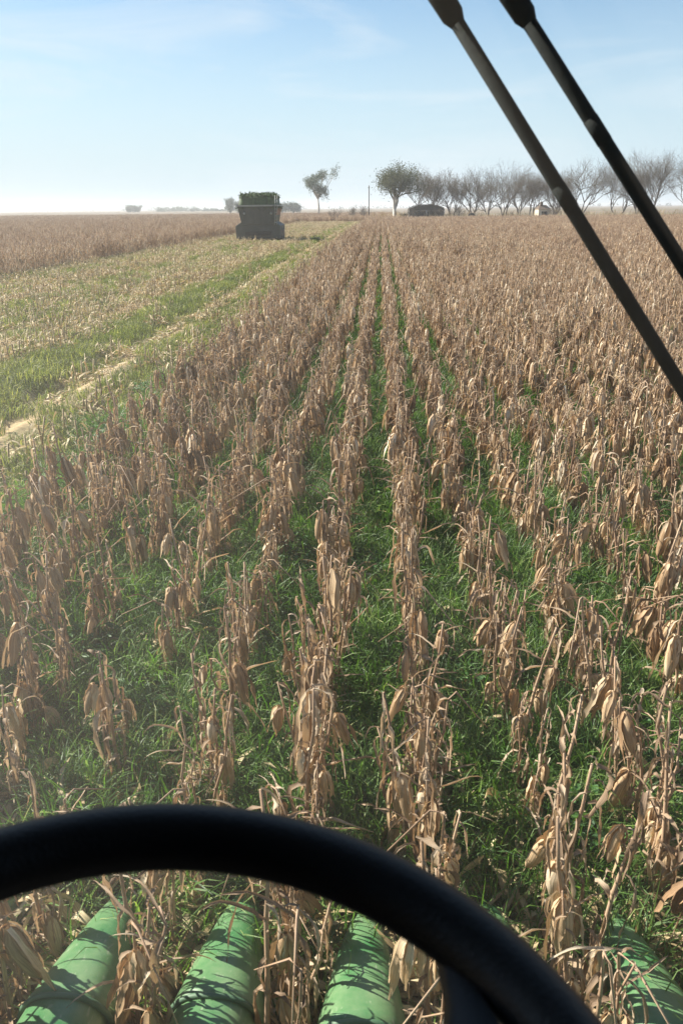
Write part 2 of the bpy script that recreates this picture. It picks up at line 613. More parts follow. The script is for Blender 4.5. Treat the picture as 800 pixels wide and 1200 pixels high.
NLEAF, NEAR, NSTALK = 40, 10, 14
rg = np.random.default_rng(11)
leaf_meshes = [leaf_geo(rg).mesh('leaf', M_LEAF) for _ in range(NLEAF)]
ears = []
for _ in range(NEAR):
    e, L, r = ear_geo(rg)
    ears.append((e.mesh('ear', M_HUSK), husk_geo(rg, L, r, 5).mesh('husk', M_HUSK)))
stalks = []
for i in range(NSTALK):
    h = rg.uniform(0.62, 1.0)
    st = 'snapped' if i % 3 == 0 else 'bare'
    g, lean = stalk_geo(rg, h, st)
    stalks.append((g.mesh('stalk', M_STALK), h, lean, st))


def plant_layout(rg, h, lean, full=1.0):
    """where the leaves and ears sit on a stalk: list of (kind, height matrix)"""
    L, E = [], []
    n = int(rg.integers(16, 24) * full)
    base_az = rg.uniform(0, 6.28)
    for i in range(n):
        t = min(1.0, 0.1 + 0.95 * (i + rg.random() * .6) / n)
        az = base_az + (i % 2) * math.pi + rg.normal() * 0.5
        L.append(tr(lean[0] * t * h, lean[1] * t * h, t * h) @ rotz(az) @ roty(rg.normal() * .12) @ sc(rg.uniform(.5, .88) * (1.08 - .3 * t)))
    ne = 1 if rg.random() < .5 else 2
    if rg.random() < .08:
        ne = 0
    for i in range(ne):
        t = rg.uniform(0.35, 0.95)
        az = base_az + i * 2.6 + rg.normal() * .4
        out_ = 0.035
        E.append(tr(lean[0] * t * h, lean[1] * t * h, t * h) @ rotz(az) @ tr(out_, 0, 0) @ roty(-rg.uniform(-0.05, 0.4)) @ sc(rg.uniform(.66, .98)))
    return L, E


# ------------------------------------------------------------------ where the corn plants stand
ROW0, SP = 0.215, 0.525
cells = []                                        # (k, x, y)
rg = np.random.default_rng(21)
for k in range(-6, 14):
    y = 1.5 + rg.random() * .2
    while y < 36:
        thin = 0.10
        if k == -4 and y < 5.4: thin = 0.6
        if k == -3 and 2.6 < y < 4.6: thin = 0.35
        if rg.random() > thin:
            cells.append((k, ROW0 + k * SP + rg.normal() * .03, y))
        y += 0.105 * rg.uniform(0.4, 1.6)


def in_view(x, y, z, m=25):
    q = project((x, y, z))
    return q is not None and -m < q[0] < 800 + m and 200 < q[1] < 1200 + m


def behind_wheel(x, y):
    """hidden by the dark rim or below its spoke"""
    for z in (0.25, 0.55, 0.85, 1.05):
        q = project((x, y, z))
        if q is None: continue
        px, py = q[0], q[1]
        if not (0 < px < 800 and 0 < py < 1195): continue
        o_ = 940 + 0.00085 * (px - 190) ** 2
        i_ = 1021 + 0.00105 * (px - 190) ** 2
        if py < o_ - 4 or (py > i_ + 8 and px < 500):
            return False
    return True


near = [c for c in cells if c[2] < 14 and in_view(c[1], c[2], .6, -6) and not behind_wheel(c[1], c[2])]
near.sort(key=lambda c: c[2] + 0.15 * abs(c[1]))
near = near[:300]
nearset = set(near)
near.sort(key=lambda c: (c[0], c[2]))

ORD = ['nearest', 'second', 'third', 'fourth', 'fifth', 'sixth', 'seventh', 'eighth', 'ninth', 'tenth', 'eleventh', 'twelfth', 'thirteenth', 'fourteenth',
       'fifteenth', 'sixteenth', 'seventeenth', 'eighteenth', 'nineteenth', 'twentieth', 'twenty-first', 'twenty-second', 'twenty-third', 'twenty-fourth',
       'twenty-fifth', 'twenty-sixth', 'twenty-seventh', 'twenty-eighth', 'twenty-ninth', 'thirtieth', 'thirty-first', 'thirty-second', 'thirty-third',
       'thirty-fourth', 'thirty-fifth', 'thirty-sixth', 'thirty-seventh', 'thirty-eighth', 'thirty-ninth', 'fortieth']
ORD += [t_ + u_ for t_ in ('forty-', 'fifty-', 'sixty-') for u_ in ('first', 'second', 'third', 'fourth', 'fifth', 'sixth', 'seventh', 'eighth', 'ninth')]


def rowname(k):
    if k == 0: return 'middle row'
    return '%s row %s of middle' % (['', 'first', 'second', 'third', 'fourth', 'fifth', 'sixth', 'seventh', 'eighth', 'ninth', 'tenth', 'eleventh', 'twelfth', 'thirteenth'][abs(k)], 'right' if k > 0 else 'left')


rg = np.random.default_rng(33)
count = {}
for (k, x, y) in near:
    sm, h, lean, st = stalks[int(rg.integers(NSTALK))]
    n = count.get(k, 0); count[k] = n + 1
    root = empty('corn_plant', (x, y, ground_z(x, y)), rg.uniform(0, 6.28))
    s = rg.uniform(.8, 1.24)
    root.scale = (s, s, s)
    root.rotation_euler.x = rg.normal() * .05
    root.rotation_euler.y = rg.normal() * .05
    obj('stalk', sm, root)
    L, E = plant_layout(rg, h, lean)
    for M in L:
        obj('leaf', leaf_meshes[int(rg.integers(NLEAF))], root, M)
    for M in E:
        em, hm = ears[int(rg.integers(NEAR))]
        e = obj('ear', em, root, M)
        obj('husk', hm, e)
    look = 'snapped top' if st == 'snapped' else 'upright top'
    look += {0: ', no ear', 1: ', one ear', 2: ', two ears'}[len(E)]
    tag(root, 'dry corn plant %s, %s in the %s' % (look, ORD[n], rowname(k)), 'corn plant', 'dry corn plants standing in the nearest rows')


# ------------------------------------------------------------------ instanced masses
def scatter(name, label, cat, protos, P, rot, scl, idx):
    """one object; geometry nodes put a prototype on every point"""
    col = bpy.data.collections.new(name + '_kinds')
    for i, pm in enumerate(protos):
        po = bpy.data.objects.new('kind_%02d' % i, pm)
        col.objects.link(po)
    n = len(P)
    me = bpy.data.meshes.new(name)
    me.vertices.add(n)
    me.vertices.foreach_set('co', np.asarray(P, dtype=np.float32).ravel())
    a = me.attributes.new('rot', 'FLOAT_VECTOR', 'POINT'); a.data.foreach_set('vector', np.asarray(rot, dtype=np.float32).ravel())
    a = me.attributes.new('scl', 'FLOAT_VECTOR', 'POINT'); a.data.foreach_set('vector', np.asarray(scl, dtype=np.float32).ravel())
    a = me.attributes.new('pick', 'INT', 'POINT'); a.data.foreach_set('value', np.asarray(idx, dtype=np.int32))
    ng = bpy.data.node_groups.new(name, 'GeometryNodeTree')
    ng.interface.new_socket('Geometry', in_out='INPUT', socket_type='NodeSocketGeometry')
    ng.interface.new_socket('Geometry', in_out='OUTPUT', socket_type='NodeSocketGeometry')
    N = ng.nodes.new
    gi, go = N('NodeGroupInput'), N('NodeGroupOutput')
    ci = N('GeometryNodeCollectionInfo')
    ci.inputs['Collection'].default_value = col
    ci.inputs['Separate Children'].default_value = True
    ci.inputs['Reset Children'].default_value = True
    ip = N('GeometryNodeInstanceOnPoints')
    ip.inputs['Pick Instance'].default_value = True

    def attr(nm, ty):
        q = N('GeometryNodeInputNamedAttribute')
        q.data_type = ty
        q.inputs['Name'].default_value = nm
        return q.outputs['Attribute']
    e2r = N('FunctionNodeEulerToRotation')
    lk = ng.links.new
    lk(gi.outputs[0], ip.inputs['Points'])
    lk(ci.outputs[0], ip.inputs['Instance'])
    lk(attr('pick', 'INT'), ip.inputs['Instance Index'])
    lk(attr('rot', 'FLOAT_VECTOR'), e2r.inputs[0])
    lk(e2r.outputs[0], ip.inputs['Rotation'])
    lk(attr('scl', 'FLOAT_VECTOR'), ip.inputs['Scale'])
    lk(ip.outputs[0], go.inputs[0])
    o = obj(name, me)
    md = o.modifiers.new('scatter', 'NODES')
    md.node_group = ng
    tag(o, label, cat, kind='stuff')
    return o


def plant_geo(rg, hi, full=1.0):
    g = G()
    h = rg.uniform(0.62, 1.0)
    s, lean = stalk_geo(rg, h, 'snapped' if rg.random() < .35 else 'bare', hi)
    g.add(s, mi=1)
    L, E = plant_layout(rg, h, lean, full)
    for M in L:
        g.add(leaf_geo(rg, hi), M, 0)
    for M in E:
        e, l_, r_ = ear_geo(rg, hi)
        g.add(e, M, 2)
        g.add(husk_geo(rg, l_, r_, 5 if hi else 3, hi), M, 2)
    return g


rg = np.random.default_rng(5)
CM = [M_LEAF, M_STALK, M_HUSK]
mid_geo = [plant_geo(rg, True) for _ in range(10)]
low_geo = [plant_geo(rg, False, 0.8) for _ in range(16)]
mid_meshes = [g.mesh('corn_mid', CM) for g in mid_geo]
low_meshes = [g.mesh('corn_low', CM) for g in low_geo]
seg_meshes = []
for i in range(9):                                # two metres of row
    g = G()
    y = -1.0
    while y < 1.0:
        if rg.random() > .06:
            s = rg.uniform(.95, 1.3)
            g.add(low_geo[int(rg.integers(16))], tr(rg.normal() * .03, y, 0) @ rotz(rg.uniform(0, 6.28)) @ rotx(rg.normal() * .07) @ sc(s))
        y += 0.13 * rg.uniform(.7, 1.35)
    seg_meshes.append(g.mesh('corn_row_segment', CM))

# standing corn around the picked-out plants and on to the trees
P, Q, S, I = [], [], [], []
for c in cells:
    if c in nearset: continue
    k, x, y = c
    P.append((x, y, ground_z(x, y)))
    Q.append((rg.normal() * .06, rg.normal() * .06, rg.uniform(0, 6.28)))
    s = rg.uniform(.92, 1.25)
    S.append((s, s, s))
    I.append(int(rg.integers(10)) if y < 16 else 10 + int(rg.integers(16)))
for k in range(14, 40):                           # right of the near rows
    y = 6.0
    while y < 36:
        x = ROW0 + k * SP + rg.normal() * .03
        if x < 0.56 * y + 3:
            P.append((x, y, 0)); Q.append((rg.normal() * .06, rg.normal() * .06, rg.uniform(0, 6.28)))
            s = rg.uniform(.92, 1.25); S.append((s, s, s))
            I.append(int(rg.integers(10)) if y < 14 else 10 + int(rg.integers(16)))
        y += 0.12 * rg.uniform(.65, 1.4)
nmid = 26
END_R = 176.0
for k in range(-6, 240):
    x = ROW0 + k * SP
    y = 37.0
    while y < END_R:
        if x < 0.56 * y + 6:
            if not (k <= -3 and y > 60 and rg.random() < .12):
                P.append((x + rg.normal() * .02, y, 0)); Q.append((0, 0, 0 if rg.random() < .5 else math.pi))
                sz = rg.uniform(.92, 1.12); S.append((1, 1, sz)); I.append(nmid + int(rg.integers(9)))
        y += 2.0
scatter('standing_corn', 'dry brown standing corn filling the field ahead and to the right up to the trees', 'corn', mid_meshes + low_meshes + seg_meshes, P, Q, S, I)

P, Q, S, I = [], [], [], []
k0 = int((STAND_L - ROW0) / SP)
for k in range(k0, k0 - 520, -1):
    x = ROW0 + k * SP
    y = 24.0
    while y < 330:
        if x > -0.60 * y - 8 and (y < 170 or k % 2 == 0 or y < 230):
            P.append((x, y, 0)); Q.append((0, 0, 0 if rg.random() < .5 else math.pi))
            w = 1 if y < 170 else 2.0
            S.append((w, 1, rg.uniform(.95, 1.2))); I.append(int(rg.integers(9)))
        y += 2.0
for k in range(int((STAND_L - ROW0) / SP), 8):    # the far end of the harvested strip
    x = ROW0 + k * SP
    y = CUT_END + 3
    while y < 330:
        if y > END_R or x < CUT_R:
            P.append((x, y, 0)); Q.append((0, 0, 0)); S.append((1, 1, rg.uniform(.95, 1.2))); I.append(int(rg.integers(9)))
        y += 2.0
scatter('standing_corn', 'dry brown standing corn beyond the harvested strip on the left, reaching the horizon', 'corn', seg_meshes, P, Q, S, I)


# ------------------------------------------------------------------ grass and weeds between the rows
def grass_patch(rg, n, rad, lmin, lmax, w, segs):
    g = G()
    flow = rg.uniform(0, 6.28)
    for _ in range(n):
        a = rg.uniform(0, 6.28); d = rad * math.sqrt(rg.random())
        q = ribbon(rg, rg.uniform(lmin, lmax), w * rg.uniform(.7, 1.3), segs, R(rg.uniform(62, 88)), R(rg.uniform(-45, 45)), rg.uniform(.35, .8), wig=.3, twist=.6, three=False, crink=.05, prof=.8)
        az = flow + rg.normal() * 1.0
        g.add(q, tr(math.cos(a) * d, math.sin(a) * d, 0) @ rotz(az))
    return g


def weed_patch(rg, n, rad):
    g = G()
    for _ in range(n):
        a = rg.uniform(0, 6.28); d = rad * math.sqrt(rg.random())
        h = rg.uniform(.08, .26)
        M = tr(math.cos(a) * d, math.sin(a) * d, h) @ rotz(rg.uniform(0, 6.28)) @ roty(rg.uniform(-.7, .5))
        L = rg.uniform(.03, .065); W = L * rg.uniform(.25, .42)
        q = G()
        q.v = [(0, 0, 0), (L * .3, -W, .01), (L * .75, -W * .7, .006), (L, 0, -.012), (L * .75, W * .7, .006), (L * .3, W, .01), (L * .5, 0, -.006)]
        q.u = [(.5, 0), (0, .3), (.1, .8), (.5, 1), (.9, .8), (1, .3), (.5, .5)]
        q.f = [(0, 1, 6), (1, 2, 6), (2, 3, 6), (3, 4, 6), (4, 5, 6), (5, 0, 6)]
        q.m = [0] * 6
        g.add(q, M)
    return g


rg = np.random.default_rng(99)
grass_near = [grass_patch(rg, 150, .22, .18, .5, .009, 6).mesh('grass_patch', M_GRASS) for _ in range(7)]
weed_near = [weed_patch(rg, 190, .22).mesh('weed_patch', M_WEED) for _ in range(3)]
grass_far = [grass_patch(rg, 70, .3, .14, .36, .016, 3).mesh('grass_patch_far', M_GRASS) for _ in range(5)]


M_SGRASS = leafmat('strip_grass_blade', [(0.02, (0.06, 0.085, 0.03)), (0.4, (0.14, 0.175, 0.055)), (0.7, (0.28, 0.29, 0.1)), (1.0, (0.5, 0.46, 0.2))], 0.4, fibre=5, tcol=(1, 1.1, .5), dark=.75)
strip_grass = [grass_patch(rg, 70, .3, .1, .3, .014, 3).mesh('strip_grass_patch', M_SGRASS) for _ in range(5)]


def vnoise(x, y, s, seed=0):
    """cheap value noise"""
    x, y = x / s, y / s
    xi, yi = math.floor(x), math.floor(y)
    fx, fy = x - xi, y - yi
    fx, fy = fx * fx * (3 - 2 * fx), fy * fy * (3 - 2 * fy)
    def hsh(a, b):
        v = math.sin(a * 127.1 + b * 311.7 + seed * 17.3) * 43758.5453
        return v - math.floor(v)
    return (hsh(xi, yi) * (1 - fx) + hsh(xi + 1, yi) * fx) * (1 - fy) + (hsh(xi, yi + 1) * (1 - fx) + hsh(xi + 1, yi + 1) * fx) * fy


P, Q, S, I = [], [], [], []
for _ in range(13500):
    y = 1.2 + 12.8 * math.sqrt(rg.random())
    x = rg.uniform(-0.56 * y - 1.0, 0.56 * y + 1.0)
    if x < CUT_R + rg.normal() * .4: continue
    q = project((x, y, .2))
    if q is None or not (-60 < q[0] < 860 and q[1] < 1290): continue
    dens = 0.5 + 0.7 * vnoise(x, y, .9, 1)
    if y < 2.6: dens *= 0.4
    if x < -0.9 and y < 5: dens *= 0.55
    off = abs(((x - ROW0) / SP + .5) % 1 - .5) * SP
    if off < .07 and x > CUT_R: dens *= .5
    if abs(x + 5.3) < .35: continue
    if rg.random() > dens: continue
    wd = vnoise(x, y, 1.4, 4)
    P.append((x, y, ground_z(x, y) - .01)); Q.append((rg.normal() * .1, rg.normal() * .1, rg.uniform(0, 6.28)))
    s = rg.uniform(.75, 1.15); S.append((s, s, s * rg.uniform(.8, 1.2)))
    I.append(7 + int(rg.integers(3)) if rg.random() < ((.5 if wd > .66 else .04) if y > 5 else .03) else int(rg.integers(7)))
for _ in range(26000):
    y = 13.5 + 75 * rg.random() ** 1.3
    x = rg.uniform(max(-0.56 * y - 2, -3.3), min(.56 * y + 2, 8 if y > 30 else 12))
    if rg.random() > .3 + .7 * vnoise(x, y, 1.3, 2): continue
    P.append((x, y, ground_z(x, y))); Q.append((0, 0, rg.uniform(0, 6.28)))
    s = rg.uniform(.8, 1.3); S.append((s, s, s)); I.append(10 + int(rg.integers(5)))
scatter('grass', 'bright green grass and weeds growing between the dry corn rows', 'grass', grass_near + weed_near + grass_far, P, Q, S, I)

# grass of the harvested strip, in bands along the wheel tracks
P, Q, S, I = [], [], [], []
for _ in range(60000):
    y = 6 + 170 * rg.random() ** 1.6
    x = rg.uniform(STAND_L - .3, CUT_R + .2)
    if x < -.6 * y - 3: continue
    n = vnoise(x, y * .35, 1.1, 3)
    d = 0.04 + .12 * n
    if x > -4.9: d = .1 + .5 * n
    elif abs(x + 5.35) < .16: d = .05
    elif -7.3 < x < -5.9: d = .5 * (.3 + 1.0 * n)
    elif abs(x + 10.4) < .35: d = .6
    elif abs(x + 11.6) < .5: d = .95 * n
    elif abs(x + 15.2) < .5: d = .8 * n
    elif abs(x + 13.3) < .3: d = .5 * n
    elif abs(x + 17.6) < .4: d = .6 * n
    elif n > .75: d = .25
    if rg.random() > d: continue
    P.append((x, y, ground_z(x, y))); Q.append((0, 0, rg.uniform(0, 6.28)))
    s = rg.uniform(.7, 1.25); S.append((s, s, s * rg.uniform(.6, 1.1))); I.append(int(rg.integers(5)))
scatter('grass', 'green grass regrowing in bands along the wheel tracks of the harvested strip', 'grass', strip_grass, P, Q, S, I)


# ------------------------------------------------------------------ stubble, residue and straw
def stubble_patch(rg, stubs=6, litter=34, hmax=.42):
    g = G()
    for i in range(stubs):
        y = -.5 + (i + rg.random() * .7) / stubs
        h = rg.uniform(.12, hmax)
        x = rg.normal() * .03
        a, b = rg.normal() * .12, rg.normal() * .12
        s = G(); s.tube([(0, 0, 0), (a * h, b * h, h)], [.013, .011], 5)
        g.add(s, tr(x, y, 0), 0)
        if rg.random() < .8:
            g.add(ribbon(rg, rg.uniform(.15, .3), .035, 3, R(40), R(-80), .2, three=False), tr(x, y, h * .8) @ rotz(rg.uniform(0, 6.28)), 0)
    for _ in range(litter):
        q = ribbon(rg, rg.uniform(.12, .35), rg.uniform(.02, .05), 3, R(rg.uniform(-5, 55)), R(rg.uniform(-50, 20)), .4, wig=.6, twist=1.2, three=False)
        g.add(q, tr(rg.uniform(-.27, .27), rg.uniform(-.5, .5), rg.uniform(.0, .1)) @ rotz(rg.uniform(0, 6.28)), 0)
    return g


def straw_patch(rg, n=70):
    g = G()
    for _ in range(n):
        q = ribbon(rg, rg.uniform(.08, .3), rg.uniform(.012, .04), 3, R(rg.uniform(-5, 25)), R(rg.uniform(-25, 10)), .4, wig=.6, twist=1.0, three=False)
        g.add(q, tr(rg.normal() * .06, rg.uniform(-.5, .5), rg.uniform(.0, .05)) @ rotz(rg.uniform(0, 6.28)), 0)
    return g


rg = np.random.default_rng(123)
stub_m = [stubble_patch(rg).mesh('stubble_patch', M_RES) for _ in range(8)]
straw_m = [straw_patch(rg).mesh('straw_patch', M_STRAW) for _ in range(4)]
P, Q, S, I = [], [], [], []
for k in range(int((STAND_L - ROW0) / SP) + 1, int((CUT_R - ROW0) / SP) + 1):
    x = ROW0 + k * SP
    y = 6.0
    while y < CUT_END + 2:
        if x > -.6 * y - 3:
            keep = .92
            if x > -5.0: keep = .7
            if -7.2 < x < -5.0: keep = .3
            if abs(x + 11.4) < .5 or abs(x + 15.1) < .5: keep = .55
            if rg.random() < keep:
                P.append((x + rg.normal() * .03, y, ground_z(x, y))); Q.append((0, 0, rg.choice([0, math.pi])))
                S.append((1.1, 1.1, rg.uniform(.6, 1.5) * (.7 + .6 * vnoise(x, y * .3, 1.5, 9)))); I.append(int(rg.integers(8)))
        y += 1.0
y = 6.0
while y < CUT_END:
    for c, n in ((-5.35, (1 if rg.random() < .6 else 0) if y < 16 else 2), (-10.4, 1)):
        for _ in range(n):
            P.append((c + rg.normal() * .08, y, ground_z(c, y) + .02)); Q.append((0, 0, rg.choice([0, math.pi]))); S.append((1, 1, 1)); I.append(8 + int(rg.integers(4)))
    y += 0.8
scatter('stubble', 'cut corn stubble with pale straw residue in the harvested strip on the left', 'stubble', stub_m + straw_m, P, Q, S, I)
# loose litter under the near plants
P, Q, S, I = [], [], [], []
lit = []
for _ in range(5):
    g = G()
    for _k in range(26):
        q = ribbon(rg, rg.uniform(.08, .3), rg.uniform(.015, .045), 4, R(rg.uniform(0, 60)), R(rg.uniform(-60, 20)), .4, wig=.6, twist=1.3, three=False)
        g.add(q, tr(rg.normal() * .13, rg.uniform(-.2, .2), rg.uniform(.0, .14)) @ rotz(rg.uniform(0, 6.28)))
    lit.append(g.mesh('leaf_litter', M_RES))
for _ in range(4200):
    y = 1.2 + 15 * rg.random() ** .8
    x = rg.uniform(-.56 * y - 1, .56 * y + 1)
    if x < CUT_R: continue
    off = abs(((x - ROW0) / SP + .5) % 1 - .5) * SP
    pr = .8 if off < .1 else .12
    if y < 3.4: pr = .9
    if x < -1 and y < 6: pr = max(pr, .5)
    if rg.random() > pr: continue
    P.append((x, y, ground_z(x, y))); Q.append((0, 0, rg.uniform(0, 6.28))); s = rg.uniform(.8, 1.3); S.append((s, s, s)); I.append(int(rg.integers(5)))
scatter('leaf_litter', 'fallen dry corn leaves and husks lying under the near rows', 'leaf litter', lit, P, Q, S, I)


# ------------------------------------------------------------------ trees
def tree_geo(rg, H, spread, trunks=1, trunk_h=.25, levels=5, thick=.2, twigs=1.0, lean=.35, up=.55):
    wood, tw = G(), G()
    tips = []

    def grow(p, d, L, r, lv):
        steps = 3
        pts = [p]
        q = p.copy()
        dd = d.copy()
        for i in range(steps):
            dd = (dd + Vector(rg.normal(size=3) * .16) + Vector((0, 0, .05))).normalized()
            q = q + dd * (L / steps)
            pts.append(q.copy())
        g = wood if lv >= levels - 2 else tw
        g.tube(pts, [r, r * .88, r * .76, r * .62], 6 if lv >= levels - 1 else (4 if lv >= 2 else 3), cap=False)
        if lv == 0:
            tips.append(q.copy())
            return
        n = int(rg.integers(2, 4)) + (1 if lv <= 3 or lv == levels else 0)
        for j in range(n):
            a = rg.uniform(0, 6.28)
            perp = dd.orthogonal().normalized()
            perp.rotate(Matrix.Rotation(a, 3, dd))
            ang = rg.uniform(.3, .8) * (1.1 if j else .6)
            nd_ = (dd * math.cos(ang) + perp * math.sin(ang))
            nd_.z = nd_.z * up + (1 - up) * .55
            nd_.x *= spread; nd_.y *= spread
            nd_.z += .12
            nd_.normalize()
            st = pts[-1] if j == 0 else pts[int(rg.integers(1 if lv < levels else 2, 4))]
            grow(st, nd_, L * rg.uniform(.72, .92), r * rg.uniform(.52, .68), lv - 1)
    for i in range(trunks):
        a = i * 6.28 / trunks + rg.uniform(-.5, .5)
        ln = lean * (0.2 if trunks == 1 else rg.uniform(.5, 1.2))
        d = Vector((math.cos(a) * ln, math.sin(a) * ln, 1)).normalized()
        grow(Vector((math.cos(a) * .15 * (trunks > 1), math.sin(a) * .15 * (trunks > 1), -.2)), d, H * trunk_h * rg.uniform(.9, 1.1), thick * (1 if trunks == 1 else .7), levels)
    zs = max(v[2] for v in tw.v)
    k = H / zs
    mxx = np.median([v[0] for v in tw.v]); myy = np.median([v[1] for v in tw.v])
    for g in (wood, tw):                          # keep the crown over its foot
        g.v = [(v[0] - mxx * v[2] / zs * 1.3, v[1] - myy * v[2] / zs * 1.3, v[2]) for v in g.v]
    tips = [Vector((t.x - mxx * t.z / zs * 1.3, t.y - myy * t.z / zs * 1.3, t.z)) for t in tips]
    for g in (wood, tw):
        g.v = [(v[0] * k, v[1] * k, v[2] * k) for v in g.v]
    return wood, tw, [t * k for t in tips]


def leaf_cloud(rg, tips, n, rad, size, g=None):
    g = g or G()
    for t in tips:
        for _ in range(n):
            c = t + Vector(rg.normal(size=3) * rad)
            M = Matrix.Translation(c) @ Euler(tuple(rg.uniform(0, 6.28, 3))).to_matrix().to_4x4() @ sc(size * rg.uniform(.6, 1.4))
            q = G(); q.v = [(0, 0, 0), (.5, -.22, .05), (1, 0, 0), (.5, .22, .05)]
            q.u = [(.5, 0), (0, .5), (.5, 1), (1, .5)]; q.f = [(0, 1, 2, 3)]; q.m = [0]
            g.add(q, M)
    return g


TREE_Y = 192.0
rg = np.random.default_rng(77)
# px, H, trunks, spread, width scale, Y, label
bare = [
    (492, 11.6, 2, 1.1, .85, 196, 'bare grey tree standing directly behind the barrel-roofed shed'),
    (528, 11.0, 3, 1.05, .7, 199, 'bare many-stemmed tree just right of the barrel-roofed shed'),
    (552, 12.2, 4, 1.25, .8, 194, 'bare many-stemmed tree above the old tyre at the field edge'),
    (590, 12.6, 3, 1.3, .95, 195, 'broad bare tree halfway between the old tyre and the cream hut'),
    (622, 10.8, 2, 1.1, .8, 198, 'smaller bare tree just left of the cream hut'),
    (678, 13.0, 4, 1.35, 1.0, 193, 'wide bare tree showing between the two wiper arms'),
    (722, 13.2, 2, .95, .8, 199, 'slim bare tree crossed by the upper wiper arm'),
    (508, 11.2, 3, 1.1, .75, 203, 'bare tree rising just behind the right half of the barrel-roofed shed'),
    (571, 11.4, 3, 1.2, .75, 202, 'thinner bare tree filling the gap right of the old tyre'),
    (606, 10.6, 3, 1.1, .7, 203, 'thin bare tree left of the smaller tree beside the cream hut'),
    (650, 11.2, 4, 1.2, .8, 202, 'bare tree just right of the cream hut behind the lower wiper arm'),
    (745, 11.8, 3, 1.2, .8, 204, 'bare tree half hidden between the two right-hand trees'),
    (762, 14.4, 4, 1.2, .9, 188, 'tall bare many-stemmed tree right of both wiper arms'),
    (806, 14.0, 3, 1.2, .9, 191, 'bare tree cut by the right edge of the picture'),
]
for (px, H, tn, sp_, ws, Y, lab) in bare:
    H *= 1.04
    p = ground_at(px, Y)
    wood, tw, tips = tree_geo(rg, H, sp_, tn, .2, 6 if tn < 3 else 5, .2, up=.8, lean=.3)
    xm = np.abs(np.array([v[0] for v in tw.v])); want = 5.9 * ws
    kx = want / np.percentile(xm, 97)
    root = empty('bare_tree', p, 0, label=lab, cat='tree', group='bare trees along the far edge of the corn')
    root.scale = (kx, kx, 1)
    obj('trunk', wood.mesh('trunk', M_BARK), root)
    extra = G()
    for t in tips:                                # fine twigs at the branch ends
        for _ in range(1):
            d = Vector(rg.normal(size=3)); d.z = abs(d.z) * .6 + .1; d.normalize()
            extra.tube([t, t + d * rg.uniform(.4, 1.1)], [.015, .008], 3, cap=False)
    tw.add(extra)
    obj('crown', tw.mesh('crown', M_TWIG), root)

# half-leafy tree with the white trunk
p = ground_at(463, 188)
wood, tw, tips = tree_geo(rg, 12.4, .9, 1, .13, 6, .24, up=1.0)
root = empty('leafy_tree', p, label='dull olive half-leafy tree with a pale trunk left of the barrel-roofed shed', cat='tree')
kx = 4.6 / np.percentile(np.abs(np.array([v[0] for v in tw.v])), 97)
root.scale = (kx, kx, 1)
obj('trunk', wood.mesh('trunk', M_BARKPALE), root)
leaf_cloud(rg, tips, 8, .6, .27, tw)
obj('crown', tw.mesh('crown', M_OLIVE), root)

# lone eucalyptus
p = ground_at(373, 285)
root = empty('eucalyptus_tree', p, label='lone eucalyptus with an airy crown on a bare trunk near the grain cart', cat='tree')
g = G(); g.tube([(0, 0, -.2), (.2, 0, 3), (-.1, .1, 6)], [.42, .34, .26], 8)
tips = []
for i in range(26):
    a = i * 2.4; hz = 7.8 + 6.6 * ((i * .618) % 1); rr = (1.6 + (hz - 7) * .66) * rg.uniform(.3, 1.0)
    e = Vector((math.cos(a) * rr, math.sin(a) * rr, hz))
    g.tube([(-.1, .1, 5.6 + rg.random() * .6), (e.x * .45, e.y * .45, 7.0 + .3 * (hz - 7)), tuple(e)], [.22, .13, .05], 5, cap=False)
    tips.append(e)
obj('trunk', g.mesh('trunk', M_BARKPALE), root)
g = G()
for e in tips:
    for _ in range(5):
        c = e + Vector(rg.normal(size=3) * .75)
        leaf_cloud(rg, [c], 40, .55, .42, g)
obj('crown', g.mesh('crown', M_EUCA), root)


def bush_geo(rg, w, h, n, size, wood=.05):
    g = G(); st = G()
    for _ in range(7):
        a = rg.uniform(0, 6.28)
        st.tube([(0, 0, -.1), (math.cos(a) * w * .2, math.sin(a) * w * .2, h * .4), (math.cos(a) * w * .4, math.sin(a) * w * .4, h * rg.uniform(.6, .95))], [wood, wood * .7, wood * .3], 4, cap=False)
    for _ in range(n // 40):
        c = Vector((rg.uniform(-.42, .42) * w, rg.uniform(-.4, .4) * w, rg.uniform(.25, .9) * h))
        leaf_cloud(rg, [c], 40, min(w, h) * .12, size, g)
    return st, g


# far tree clumps on the horizon
for (px, Y, w, h, lab) in [
    (157, 900, 17, 7, 'far isolated clump of trees on the left horizon'),
    (270, 520, 5.8, 9.4, 'dark rounded tree on the horizon just left of the grain cart'),
    (279, 560, 4.5, 8, 'small dark tree half hidden by the left edge of the grain cart'),
    (331, 560, 7, 6.5, 'low dark tree rising just right of the grain cart'),
    (344, 560, 10, 6.2, 'rounded dark tree clump between the grain cart and the eucalyptus'),
]:
    p = ground_at(px, Y)
    st, g = bush_geo(rg, w, h, 2600, w * .06 + .25, .2)
    root = empty('distant_tree', p, label=lab, cat='tree')
    obj('trunk', st.mesh('trunk', M_BARK), root)
    obj('crown', g.mesh('crown', M_EUCA), root)
g = G()
for i in range(60):
    px = rg.uniform(184, 262)
    p = ground_at(px, 1150 + rg.uniform(-60, 60))
    hh = rg.uniform(3, 7.5) if px < 232 else rg.uniform(1.5, 3.5)
    for _ in range(2):
        leaf_cloud(rg, [p + Vector((rg.normal() * 3, 0, hh * .5))], 40, hh * .3, 1.6, g)
tag(obj('tree_belt', g.mesh('tree_belt', M_EUCA)), 'thin far belt of trees along the horizon left of the grain cart', 'trees', kind='stuff')
g = G()
